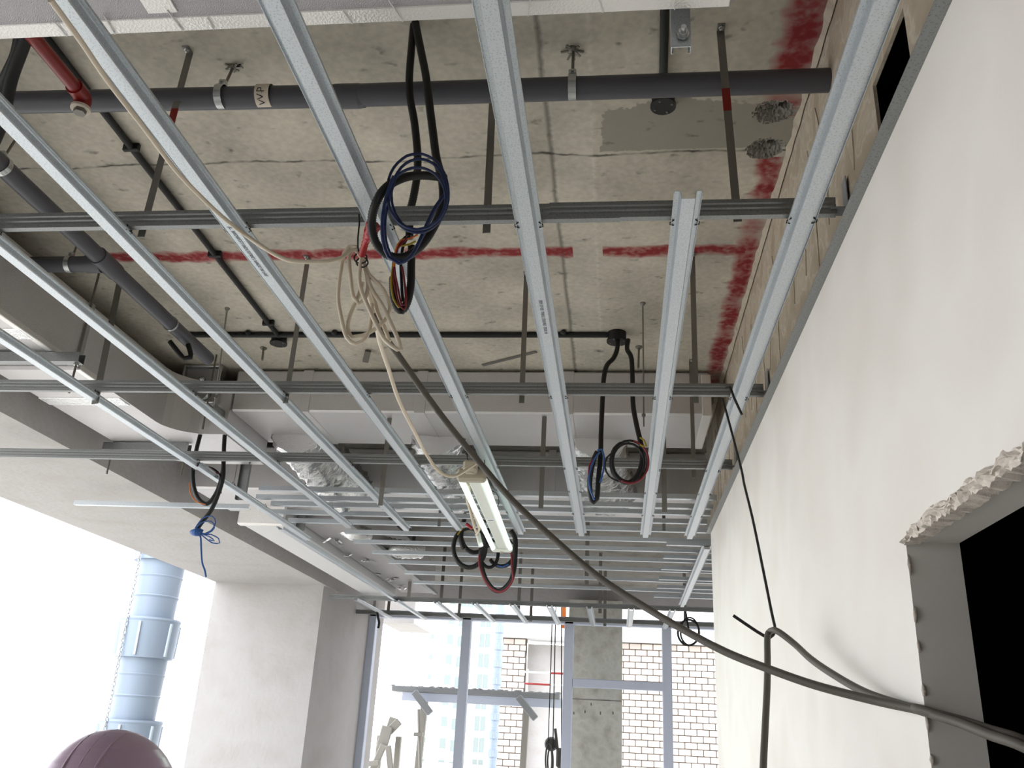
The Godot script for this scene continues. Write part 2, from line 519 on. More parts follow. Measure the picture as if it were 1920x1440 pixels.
func build_shell():
	# floors
	wall_box("floor", [[Vector3(-4.3, -0.2, -12.2), Vector3(4.0, 0, 3.2)]], M.floor, "dusty pale concrete floor of the unfinished room")
	wall_box("ground", [[Vector3(-70, -0.6, -90), Vector3(70, -0.25, 30)]], M.ground, "pale concrete ground outside the building")
	# near slab: its underside is one skin with two broken-out craters
	var st := begin()
	var x0 := -3.2; var x1 := 0.6; var z0 := -4.6; var z1 := -1.0
	var px0 := 0.38; var px1 := 0.56; var pz0 := -2.62; var pz1 := -2.2
	var uv := func(p: Vector3): return Vector2((p.x - x0) / (x1 - x0), (p.z - z0) / (z1 - z0))
	var flat := func(a: float, b: float, c: float, d: float):
		var p := [Vector3(a, SLAB, c), Vector3(b, SLAB, c), Vector3(b, SLAB, d), Vector3(a, SLAB, d)]
		quad(st, p[0], p[1], p[2], p[3], Vector3.DOWN, uv.call(p[0]), uv.call(p[1]), uv.call(p[2]), uv.call(p[3]))
	flat.call(x0, px0, z0, z1); flat.call(px1, x1, z0, z1); flat.call(px0, px1, z0, pz0); flat.call(px0, px1, pz1, z1)
	var rough := FastNoiseLite.new(); rough.seed = 77; rough.frequency = 0.35; rough.fractal_octaves = 4
	var holes := [[Vector2(0.475, -2.325), Vector2(0.505, -2.305)], [Vector2(0.475, -2.515), Vector2(0.50, -2.49)]]
	var depth := func(x: float, z: float) -> float:
		var d := 0.0
		for hl in holes:
			var q: Vector2 = (Vector2(x, z) - hl[0]) / Vector2(0.055, 0.05)
			var e: float = q.length() + 0.45 * rough.get_noise_2d(x * 220.0, z * 220.0)
			if e < 1.0: d = maxf(d, 0.004 + 0.022 * (1.0 - e) * (1.0 + 1.3 * rough.get_noise_2d(x * 700.0, z * 700.0)))
			var e2: float = Vector2(x, z).distance_to(hl[1]) / 0.017
			if e2 < 1.0: d = 0.14
		return d
	var nx := 44; var nz := 100
	var crater := begin()
	for i in nx:
		for j in nz:
			var p := []
			var deepest := 0.0
			for k in [[0, 0], [1, 0], [1, 1], [0, 1]]:
				var x: float = lerpf(px0, px1, float(i + k[0]) / nx); var z: float = lerpf(pz0, pz1, float(j + k[1]) / nz)
				var dd: float = depth.call(x, z)
				deepest = maxf(deepest, dd)
				p.append(Vector3(x, SLAB + dd, z))
			var n: Vector3 = (p[2] - p[0]).cross(p[3] - p[1]).normalized()
			if n.y > 0: n = -n
			quad(crater if deepest > 0.0 else st, p[0], p[1], p[2], p[3], n, uv.call(p[0]), uv.call(p[1]), uv.call(p[2]), uv.call(p[3]))
	var m := StandardMaterial3D.new()
	m.albedo_texture = slab_texture(); m.roughness = 0.9
	var near := struct("ceiling", st, m, "raw concrete slab with board joints and red spray-painted lines")
	obj("spalled_hole", crater, M.concrete_far, near)
	st = begin()
	box(st, Vector3(-4.3, SLAB + 0.16, -12.2), Vector3(4.0, SLAB + 0.4, 3.2))
	for b in [[-4.3, x0, -12.2, 3.2], [x1, 4.0, -12.2, 3.2], [x0, x1, -12.2, z0], [x0, x1, z1, 3.2]]:
		box(st, Vector3(b[0], SLAB, b[2]), Vector3(b[1], SLAB + 0.3, b[3]))
	obj("slab_surround", st, M.concrete_far, near)
	# mortar smeared into the corner of slab and wall
	st = begin()
	var fn := FastNoiseLite.new(); fn.seed = 5; fn.frequency = 0.9; fn.fractal_octaves = 4
	var prev := 0.0
	for k in 240:
		var za := 0.5 - 6.0 * k / 240.0
		var zb := 0.5 - 6.0 * (k + 1) / 240.0
		var wa := 0.014 + 0.012 * fn.get_noise_1d(za * 8.0); var wb := 0.014 + 0.012 * fn.get_noise_1d(zb * 8.0)
		var n := Vector3(-1, -1, 0).normalized()
		quad(st, Vector3(WALL - wa, SLAB - 0.001, za), Vector3(WALL - wb, SLAB - 0.001, zb), Vector3(WALL, SLAB - 0.008 - wb * 0.8, zb), Vector3(WALL, SLAB - 0.008 - wa * 0.8, za), n)
	obj("mortar_smear", st, M.mortar, near)

	# right wall: finished up to the ceiling line, raw above it, a doorway and a duct hole cut in
	var f := WALL
	var b := WALL + 0.10
	st = begin()
	for r in [[-5.44, -1.80, 0.0, 2.80], [-1.80, -0.78, 1.99, 2.80], [-0.78, 3.2, 0.0, 2.80]]:
		box(st, Vector3(f, r[2], r[0]), Vector3(b, r[3], r[1]))
	var wr := struct("wall_right", st, M.wall, "smooth off-white plastered wall with a broken-edged doorway")
	st = begin()
	for r in [[-5.44, -2.2, 2.8, SLAB, b], [-2.2, -1.68, 2.8, SLAB, f + 0.012], [-1.68, -1.45, 2.8, 2.845, f + 0.012], [-1.68, -1.45, 3.0, SLAB, f + 0.012], [-1.45, -1.2, 2.8, SLAB, f + 0.012], [-1.2, 3.2, 2.8, SLAB, b]]:
		box(st, Vector3(f + 0.004, r[2], r[0]), Vector3(r[4], r[3], r[1]))
	obj("raw_plaster", st, M.plaster, wr)
	# ragged smears of cream render on the raw strip
	st = begin()
	for k in 26:
		var zc := -5.2 + 5.0 * k / 26.0 + rng.randf_range(-0.06, 0.06)
		if zc > -1.85 and zc < -1.3: continue
		var y0 := rng.randf_range(2.84, 3.0); var y1 := y0 + rng.randf_range(0.2, 0.45)
		var poly := PackedVector2Array()
		var ww := rng.randf_range(0.015, 0.05)
		var lean := rng.randf_range(-0.05, 0.05)
		for q in 9:
			var t := q / 8.0
			poly.append(Vector2(zc + lean * t + ww * sin(PI * t) * rng.randf_range(0.5, 1.0), lerpf(y0, minf(y1, SLAB), t)))
		for q in 8:
			var t := 1.0 - (q + 0.5) / 8.0
			poly.append(Vector2(zc + lean * t - ww * sin(PI * t) * rng.randf_range(0.5, 1.0), lerpf(y0, minf(y1, SLAB), t)))
		prism(st, poly, Vector3(f + 0.004, 0, 0), Vector3(0, 0, 1), Vector3.UP, Vector3(-0.003, 0, 0))
	obj("render_smear", st, M.mortar, wr)
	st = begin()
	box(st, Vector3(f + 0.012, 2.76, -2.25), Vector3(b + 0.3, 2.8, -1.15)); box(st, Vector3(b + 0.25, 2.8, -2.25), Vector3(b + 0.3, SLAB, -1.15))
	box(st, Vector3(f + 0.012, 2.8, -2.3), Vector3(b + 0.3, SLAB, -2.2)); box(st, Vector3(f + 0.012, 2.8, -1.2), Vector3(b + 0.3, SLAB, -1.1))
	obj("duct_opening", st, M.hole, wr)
	# broken plaster along the head of the doorway
	st = begin()
	var bn := FastNoiseLite.new(); bn.seed = 15; bn.frequency = 1.0; bn.fractal_octaves = 4
	var seg := 110
	var rows := 9
	var pt := func(i: int, j: int) -> Vector3:
		var t := float(i) / seg
		var z := lerpf(-1.79, -0.78, t)
		var s := float(j) / rows
		var width := 0.030 + 0.022 * bn.get_noise_1d(z * 14.0) - 0.024 * clampf(1.0 - t * 9.0, 0, 1)
		var y := 1.983 + width * s
		var out := -0.004 - 0.016 * sin(PI * s) * (0.6 + bn.get_noise_2d(z * 40.0, s * 6.0)) if j > 0 and j < rows else 0.0
		return Vector3(f + 0.002 + out + (0.02 if j == 0 else 0.0), y + 0.008 * bn.get_noise_2d(z * 60.0, s * 9.0), z)
	for i in seg:
		for j in rows:
			var A: Vector3 = pt.call(i, j); var B: Vector3 = pt.call(i + 1, j); var C: Vector3 = pt.call(i + 1, j + 1); var D: Vector3 = pt.call(i, j + 1)
			var n := (C - A).cross(D - B).normalized()
			if n.x > 0: n = -n
			quad(st, A, B, C, D, n)
	for k in 16:
		var z := -1.72 + 0.9 * k / 16.0 + rng.randf_range(-0.02, 0.02)
		lump(st, Vector3(f + rng.randf_range(-0.004, 0.01), 1.99 + rng.randf_range(-0.004, 0.02), z), Vector3(0.007, 0.008, 0.014) * rng.randf_range(0.5, 1.1), 0.8, 0.5, k, 10)
	obj("broken_plaster", st, M.broken, wr)
	st = begin()
	for k in 9:
		lump(st, Vector3(f + 0.002, 1.95 - 0.07 * k - rng.randf_range(0, 0.03), -1.80), Vector3(0.004, rng.randf_range(0.01, 0.025), 0.005), 0.7, 0.5, 40 + k, 8)
	obj("chipped_edge", st, M.broken, wr)
	# dark room past the doorway
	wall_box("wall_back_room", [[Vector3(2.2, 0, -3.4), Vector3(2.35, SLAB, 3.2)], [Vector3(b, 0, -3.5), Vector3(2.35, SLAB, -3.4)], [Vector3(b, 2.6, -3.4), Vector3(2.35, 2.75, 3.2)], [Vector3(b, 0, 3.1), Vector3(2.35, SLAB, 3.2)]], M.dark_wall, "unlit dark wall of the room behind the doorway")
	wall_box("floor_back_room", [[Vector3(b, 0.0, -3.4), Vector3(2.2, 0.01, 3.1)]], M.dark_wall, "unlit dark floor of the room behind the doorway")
	# the rest of the enclosure
	wall_box("wall_behind", [[Vector3(-4.3, 0, 3.2), Vector3(4.0, SLAB + 0.2, 3.4)]], M.concrete_far, "concrete wall that closes the room at its near end")
	wall_box("wall_left", [[Vector3(-4.3, 0, 1.3), Vector3(-4.1, 2.95, 3.2)]], M.concrete_far, "concrete wall stub left of the open bay")
	wall_box("wall_far_right", [[Vector3(3.9, 0, -12.2), Vector3(4.1, SLAB + 0.2, -3.4)]], M.concrete_pale, "concrete wall closing the side bay beyond the white wall")
	wall_box("beam_drop", [[Vector3(-2.0, 3.335, -6.05), Vector3(0.56, SLAB + 0.02, -5.52)]], M.concrete, "shallow concrete downstand beam just above the speckled return duct")
	# edge beam over the open left side
	wall_box("beam", [[Vector3(-4.24, 2.95, -11.3), Vector3(-3.02, SLAB + 0.05, 3.2)]], M.concrete_pale, "wide pale concrete edge beam over the open left side")
	wall_box("column", [[Vector3(-4.24, -0.05, -11.0), Vector3(-3.05, 2.97, -9.1)]], M.concrete_pale, "broad plastered pier at the far end of the edge beam")
# ---------------------------------------------------------------- the far end
func build_facade():
	var wz := FACADE - 0.4
	wall_box("beam_far", [[Vector3(-4.24, 3.25, -12.25), Vector3(4.0, SLAB + 0.05, -11.95)]], M.concrete_pale, "concrete beam across the far end above the window frame")
	var c = wall_box("column_far", [[Vector3(-0.62, -0.05, -12.25), Vector3(0.06, 3.26, -11.65)]], M.column, "square raw concrete column in the middle of the far opening")
	# patch of wetter concrete on the column foot is part of the material; the tie holes are pieces
	var st := begin()
	var pj := Vector3(-0.309, 2.053, -11.645)
	box(st, Vector3(-0.6, pj.y - 0.006, -11.652), Vector3(0.05, pj.y + 0.006, -11.645))
	for k in 5: lump(st, Vector3(-0.52 + 0.11 * k + rng.randf_range(-0.03, 0.03), pj.y - rng.randf_range(0.05, 0.25), -11.65), Vector3(0.008, 0.02, 0.003), 0.7, 0.5, 60 + k, 8)
	obj("pour_joint", st, M.concrete_far, c)
	# metal window frame without glass
	var w := thing("window_1", "bluish grey metal window frame without glass at far end", "window", Vector3(0, 0, wz + 0.35))
	w.set_meta("kind", "structure")
	var z := wz + 0.35
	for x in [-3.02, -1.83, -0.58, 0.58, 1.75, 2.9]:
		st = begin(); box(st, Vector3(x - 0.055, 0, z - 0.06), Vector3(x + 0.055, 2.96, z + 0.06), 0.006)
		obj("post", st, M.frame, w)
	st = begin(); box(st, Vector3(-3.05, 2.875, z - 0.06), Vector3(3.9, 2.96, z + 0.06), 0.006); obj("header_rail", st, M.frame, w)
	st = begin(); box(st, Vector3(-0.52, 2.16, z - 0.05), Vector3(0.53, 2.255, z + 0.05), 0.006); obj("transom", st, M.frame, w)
	wall_box("trim_1", [[Vector3(-3.05, 0.0, -11.45), Vector3(-2.99, 3.25, -11.0)]], M.concrete_pale, "pale plaster reveal beside the far window frame")

# ---------------------------------------------------------------- outside
func block_wall(called: String, label: String, x0: float, x1: float, y0: float, y1: float, z: float, deep: float):
	var st := begin()
	box(st, Vector3(x0, y0, z - deep), Vector3(x1, y1, z - 0.012))
	var w := struct(called, st, M.joint, label)
	var bw := 0.253; var bh := 0.129; var gap := 0.018
	var meshes := []
	for v in 4:
		st = begin()
		box(st, Vector3(-(bw - gap) / 2, -(bh - gap) / 2, -0.04), Vector3((bw - gap) / 2, (bh - gap) / 2, 0), 0.008)
		meshes.append(st.commit())
	var row := 0
	var y := y0
	while y + bh <= y1 + 0.01:
		var x := x0 - (bw / 2 if row % 2 else 0.0)
		while x < x1 - 0.03:
			var a := maxf(x, x0); var b := minf(x + bw, x1)
			if b - a > 0.05:
				var o := MeshInstance3D.new()
				o.mesh = meshes[0]; o.material_override = M["block%d" % (rng.randi() % 3)]
				o.name = "brick"
				o.position = Vector3((a + b) / 2, y + bh / 2, z + rng.randf_range(-0.006, 0.004))
				o.rotation.z = rng.randf_range(-0.012, 0.012)
				o.scale.x = (b - a - gap) / (bw - gap)
				w.add_child(o, true)
			x += bw
		y += bh; row += 1
	return w

func build_outside():
	block_wall("wall_blocks", "pale block wall across the yard right of the concrete column", 0.0, 2.28, 0.6, 3.58, -20.0, 0.25)
	block_wall("wall_blocks", "narrow strip of pale block wall seen left of the hoist ropes", -2.5, -1.98, 0.6, 3.58, -20.0, 0.25)
	wall_box("wall_panel", [[Vector3(-1.98, 0.3, -20.6), Vector3(0.0, 3.5, -20.4)]], M.concrete_pale, "plain grey wall panel across the yard behind the hoist ropes")
	wall_box("slab_edge", [[Vector3(-2.6, 3.58, -21.0), Vector3(0.0, 3.9, -19.4)], [Vector3(0.0, 3.58, -21.0), Vector3(5.0, 3.85, -19.7)]], M.tower, "white floor slab edge above the block walls across the yard")
	wall_box("wall_yard", [[Vector3(2.28, 0.0, -20.3), Vector3(5.0, 3.58, -20.0)]], M.block, "plain end of the block building across the yard")
	wall_box("slab_stub", [[Vector3(-3.6, 3.1, -15.0), Vector3(-3.08, 3.45, -13.6)]], M.concrete_pale, "stub of a concrete balcony outside the far left window corner")
	# guard rail across the yard
	var g := thing("guard_rail", "red and white guard rail in front of the grey panel", "railing", Vector3(-1.5, 0.6, -19.7))
	for k in 2:
		for j in 2:
			var st := begin()
			var xa := -1.95 + 0.55 * j
			var ry: float = [Vector3(-1.651, 2.623, -19.700).y, Vector3(-1.661, 2.859, -19.700).y][k]
			rod(st, Vector3(xa, ry, -19.7), Vector3(xa + 0.55, ry, -19.7), 0.02)
			obj("rail", st, M.tower if (j + k) % 2 else M.red_pipe, g)
	for x in [-1.9, -1.4]:
		var st := begin()
		rod(st, Vector3(x, -0.25, -19.72), Vector3(x, Vector3(-1.663, 2.924, -19.700).y, -19.72), 0.02)
		obj("post", st, M.tower, g)
	# apartment tower far off
	var t := thing("apartment_tower", "hazy white apartment tower far beyond the window frame", "building", Vector3(-8.3, 0, -60))
	var st2 := begin()
	var a := Vector3(-13.308, 7.770, -60.000); var b := Vector3(-7.348, -0.369, -60.000)
	box(st2, Vector3(a.x, -0.4, -64), Vector3(b.x, a.y + 6.0, -60.0))
	obj("wall", st2, M.tower, t)
	for k in 9:
		for q in [[Vector3(-10.044, 7.619, -60.000), 1.0, 0.7, M.glass_green], [Vector3(-8.692, 7.739, -60.000), 0.75, 0.9, M.glass_green], [Vector3(-12.228, 7.880, -60.000), 0.22, 0.3, M.glass_green], [Vector3(-11.025, 7.753, -60.000), 0.4, 0.6, M.glass_green]]:
			var p: Vector3 = q[0]
			var y: float = p.y + 2.1 - k * 1.28
			st2 = begin(); box(st2, Vector3(p.x - q[1] / 2, y - q[2] / 2, -60.02), Vector3(p.x + q[1] / 2, y + q[2] / 2, -59.96), 0.01)
			var wn := obj("window", st2, q[3], t)
			if q[1] > 0.7:
				st2 = begin()
				for s in [-0.5, 0.0, 0.5]: box(st2, Vector3(p.x + s * q[1] - 0.03, y - q[2] / 2, -59.96), Vector3(p.x + s * q[1] + 0.03, y + q[2] / 2, -59.92))
				box(st2, Vector3(p.x - q[1] / 2, y - q[2] / 2 - 0.05, -59.96), Vector3(p.x + q[1] / 2, y - q[2] / 2 + 0.02, -59.8))
				var fr := obj("window_frame", st2, M.frame, t)
	# debris chutes
	chute("debris_chute", "blue-grey segmented rubble chute hanging outside the open left bay", Vector3(-4.93, 0, -9.2), 0.245, 3.55)
	chain("chain", "pale steel chain hanging down the rubble chute at left", Vector3(-5.03, 3.6, -8.90), 2.6, 0.028)
	var far_at := Vector3(-2.201, 2.291, -17.000)
	chute("debris_chute", "distant slim rubble chute seen past the window post", far_at * Vector3(1, 0, 1), 0.075, 4.4)
	# work platform outside
	var p := thing("work_platform", "grey steel work platform on two legs outside the window", "platform", Vector3(-1.6, -0.25, -13))
	var L := Vector3(-3.121, 2.150, -13.000); var R := Vector3(-0.772, 2.114, -13.000)
	st2 = begin(); box(st2, Vector3(L.x, R.y - 0.03, -13.25), Vector3(R.x, R.y + 0.045, -12.75), 0.01); obj("deck_plank", st2, M.frame_dark, p)
	st2 = begin()
	for k in 24: lump(st2, Vector3(L.x + (R.x - L.x) * (k + rng.randf()) / 24.0, R.y + 0.045, -12.78), Vector3(0.05, 0.016, 0.03) * rng.randf_range(0.3, 1.1), 0.8, 0.4, 90 + k, 8)
	obj("mortar_droppings", st2, M.frame_dark, p)
	st2 = begin(); sheet(st2, [Vector2(0.05, 0.05), Vector2(-0.05, 0.05), Vector2(-0.05, -0.05), Vector2(0.05, -0.05)], 0.01, Vector3(L.x + 0.15, R.y - 0.09, -12.85), Vector3(R.x + 0.05, R.y - 0.09, -12.85), Vector3(0, 0, -1), Vector3.UP); obj("edge_beam", st2, M.frame, p)
	for q in [[Vector3(-2.684, 2.012, -13.000), 0.09], [Vector3(-1.243, 2.022, -13.000), 0.09]]:
		var x: float = q[0].x
		st2 = begin(); bar(st2, Vector3(x, R.y - 0.1, -13.0), Vector3(x - 0.05, -0.25, -13.0), q[1], q[1], Vector3(0, 0, 1), 0.008); obj("leg", st2, M.wood, p)
		st2 = begin(); bar(st2, Vector3(x - 0.09, R.y - 0.03, -12.66), Vector3(x + 0.16, R.y - 0.30, -12.66), 0.09, 0.09, Vector3(0, 0, 1), 0.008); obj("brace", st2, M.frame_dark, p)
	st2 = begin(); rod(st2, Vector3(-2.721, 1.863, -12.800), Vector3(-2.632, 1.124, -12.800), 0.022); bar(st2, Vector3(-2.751, 1.540, -12.800), Vector3(-2.632, 1.545, -12.800), 0.09, 0.05); obj("jack_post", st2, M.wood, p)
	# wooden trestle
	var w := thing("wooden_trestle", "weathered timber trestle with forked top outside at lower left", "trestle", Vector3(-3, -0.25, -13))
	var zo := -0.12
	for q in [[Vector3(-3.134, 1.745, -13.000), Vector3(-3.231, 1.359, -13.000), 0.10], [Vector3(-3.030, 1.701, -13.000), Vector3(-3.167, 1.555, -13.000), 0.11], [Vector3(-3.182, 1.624, -13.000), Vector3(-3.237, 1.345, -13.000), 0.15], [Vector3(-3.196, 1.388, -13.000), Vector3(-3.325, 1.048, -13.000), 0.09], [Vector3(-3.126, 1.378, -13.000), Vector3(-3.056, 1.062, -13.000), 0.08], [Vector3(-3.440, 1.130, -13.000), Vector3(-3.216, 1.155, -13.000), 0.07]]:
		zo += 0.045
		st2 = begin(); bar(st2, q[0] + Vector3(0, 0, zo), q[1] + Vector3(0, 0, zo), q[2], 0.04, Vector3(0, 0, 1), 0.008); obj("timber", st2, M.wood, w)
	for x in [Vector3(-3.325, 1.048, -13.000).x, Vector3(-3.056, 1.062, -13.000).x]:
		st2 = begin(); bar(st2, Vector3(x, 1.5, -13.2), Vector3(x, -0.25, -13.2), 0.08, 0.08, Vector3(0, 0, 1), 0.008); obj("leg", st2, M.wood, w)
	# rope hoist
	var h := thing("rope_hoist", "dark hoist block hanging on steel ropes beside the column", "hoist", Vector3(-0.75, 1.3, -12.5))
	for q in [[Vector3(-0.895, 3.056, -12.500), Vector3(-0.892, 1.480, -12.500)], [Vector3(-0.859, 3.057, -12.500), Vector3(-0.830, 1.291, -12.500)], [Vector3(-0.799, 3.260, -12.500), Vector3(-0.716, 1.438, -12.500)]]:
		st2 = begin(); rod(st2, Vector3(q[0].x, 4.2, -12.5), q[1], 0.008, 6); obj("rope", st2, M.steel_wire, h)
	st2 = begin(); box(st2, Vector3(-0.782, 1.228, -12.550), Vector3(-0.671, 1.473, -12.420), 0.03); obj("motor", st2, M.machine, h)
	st2 = begin(); lathe(st2, Vector3(-0.858, 1.514, -12.600), Vector3(0, 0, 1), [[0.0, 0.0], [0.0, 0.07], [0.05, 0.09], [0.1, 0.07], [0.1, 0.0]], 14); obj("sheave", st2, M.machine, h)
	st2 = begin(); bar(st2, Vector3(-0.808, 1.706, -12.500), Vector3(-0.764, 1.422, -12.500), 0.035, 0.035); obj("handle", st2, M.machine, h)
	st2 = begin(); wire(st2, [Vector3(-0.831, 1.325, -12.400), Vector3(-0.832, 1.252, -12.400), Vector3(-0.839, 1.190, -12.400), Vector3(-0.851, 1.149, -12.400), Vector3(-0.866, 1.133, -12.400), Vector3(-0.882, 1.147, -12.400), Vector3(-0.897, 1.187, -12.400), Vector3(-0.908, 1.248, -12.400), Vector3(-0.914, 1.320, -12.400), Vector3(-0.913, 1.393, -12.400), Vector3(-0.906, 1.456, -12.400), Vector3(-0.894, 1.498, -12.400), Vector3(-0.879, 1.514, -12.400), Vector3(-0.863, 1.500, -12.400), Vector3(-0.848, 1.459, -12.400), Vector3(-0.837, 1.397, -12.400), Vector3(-0.831, 1.325, -12.400)], 0.012, 6); wire(st2, [Vector3(-0.818, 1.306, -12.420), Vector3(-0.818, 1.243, -12.420), Vector3(-0.824, 1.189, -12.420), Vector3(-0.834, 1.153, -12.420), Vector3(-0.847, 1.140, -12.420), Vector3(-0.860, 1.152, -12.420), Vector3(-0.873, 1.187, -12.420), Vector3(-0.882, 1.239, -12.420), Vector3(-0.887, 1.302, -12.420), Vector3(-0.886, 1.366, -12.420), Vector3(-0.881, 1.420, -12.420), Vector3(-0.871, 1.456, -12.420), Vector3(-0.858, 1.470, -12.420), Vector3(-0.844, 1.458, -12.420), Vector3(-0.832, 1.422, -12.420), Vector3(-0.823, 1.369, -12.420), Vector3(-0.818, 1.306, -12.420)], 0.012, 6); obj("cable_coil", st2, M.machine, h)
	st2 = begin(); bar(st2, Vector3(Vector3(-0.761, 3.047, -13.000).x - 0.01, 4.16, -13.0), Vector3(-0.761, 3.047, -13.000), 0.06, 0.06, Vector3(0, 0, 1), 0.004)
	tag(obj("formwork_post", st2, M.orange), "short orange formwork timber hanging beside the column top", "timber")
	wall_box("beam_outside", [[Vector3(-4.0, 4.15, -13.6), Vector3(4.0, 4.5, -12.3)]], M.concrete_pale, "concrete ledge of the storey above outside the window")

func chute(called: String, label: String, at: Vector3, r: float, top: float):
	var t := thing(called, label, "rubble chute", at + Vector3(0, -0.25, 0))
	var y := top
	var k := 0
	var u := r / 0.245
	while y > 0.0:
		var st := begin()
		lathe(st, Vector3(at.x, y, at.z), Vector3.DOWN, [[0.0, r * 0.98], [0.0, r * 1.24], [0.02 * u, r * 1.27], [0.04 * u, r * 1.24], [0.40 * u, r * 1.18], [0.40 * u, r], [0.55 * u, r * 0.99], [0.56 * u, r * 1.015], [0.58 * u, r * 0.985], [0.76 * u, r * 0.96], [0.77 * u, r * 0.99], [0.79 * u, r * 0.95], [1.02 * u, r * 0.92], [1.02 * u, r * 0.85]], 28)
		var s := obj("segment", st, M.chute, t)
		for q in 6:
			var a := TAU * q / 6 + 0.35
			var d := Vector3(cos(a), 0, sin(a))
			st = begin()
			bar(st, Vector3(at.x, y - 0.05 * u, at.z) + d * r * 1.26, Vector3(at.x, y - 0.38 * u, at.z) + d * r * 1.21, 0.02 * u, 0.03 * u, d)
			obj("rib", st, M.chute_rib, s)
		y -= 1.0 * u
		k += 1

func chain(called: String, label: String, top: Vector3, length: float, size: float):
	var st := begin()
	var n := int(length / (size * 1.5))
	for k in n:
		var c := top - Vector3(0, k * size * 1.5, 0)
		var d := Vector3(1, 0, 0) if k % 2 else Vector3(0, 0, 1)
		var pts := PackedVector3Array()
		for q in 11:
			var a := TAU * q / 10
			pts.append(c + d * cos(a) * size * 0.5 + Vector3.UP * sin(a) * size)
		tube(st, pts, size * 0.16, 5, false)
	tag(obj(called, st, M.zinc), label, "chain")

# ---------------------------------------------------------------- ducts
func foil_hose(label: String, pts: Array, r: float, group: String, seed_: int):
	var fn := FastNoiseLite.new(); fn.seed = seed_; fn.frequency = 1.0; fn.fractal_octaves = 3
	var st := begin()
	var path := resample(smooth(pts, 0.01), 0.011)
	tube(st, path, func(s, a): return r * (1.0 + 0.045 * sin(s * 120.0) + 0.13 * fn.get_noise_3d(s * 16.0 + 2.0 * sin(a), cos(a) * 2.2, sin(a) * 2.2) + 0.10 * fn.get_noise_3d(s * 45.0, cos(a) * 5.0, sin(a) * 5.0)), 36)
	return tag(obj("flexible_duct", st, M.crinkled), label, "flexible duct", group)

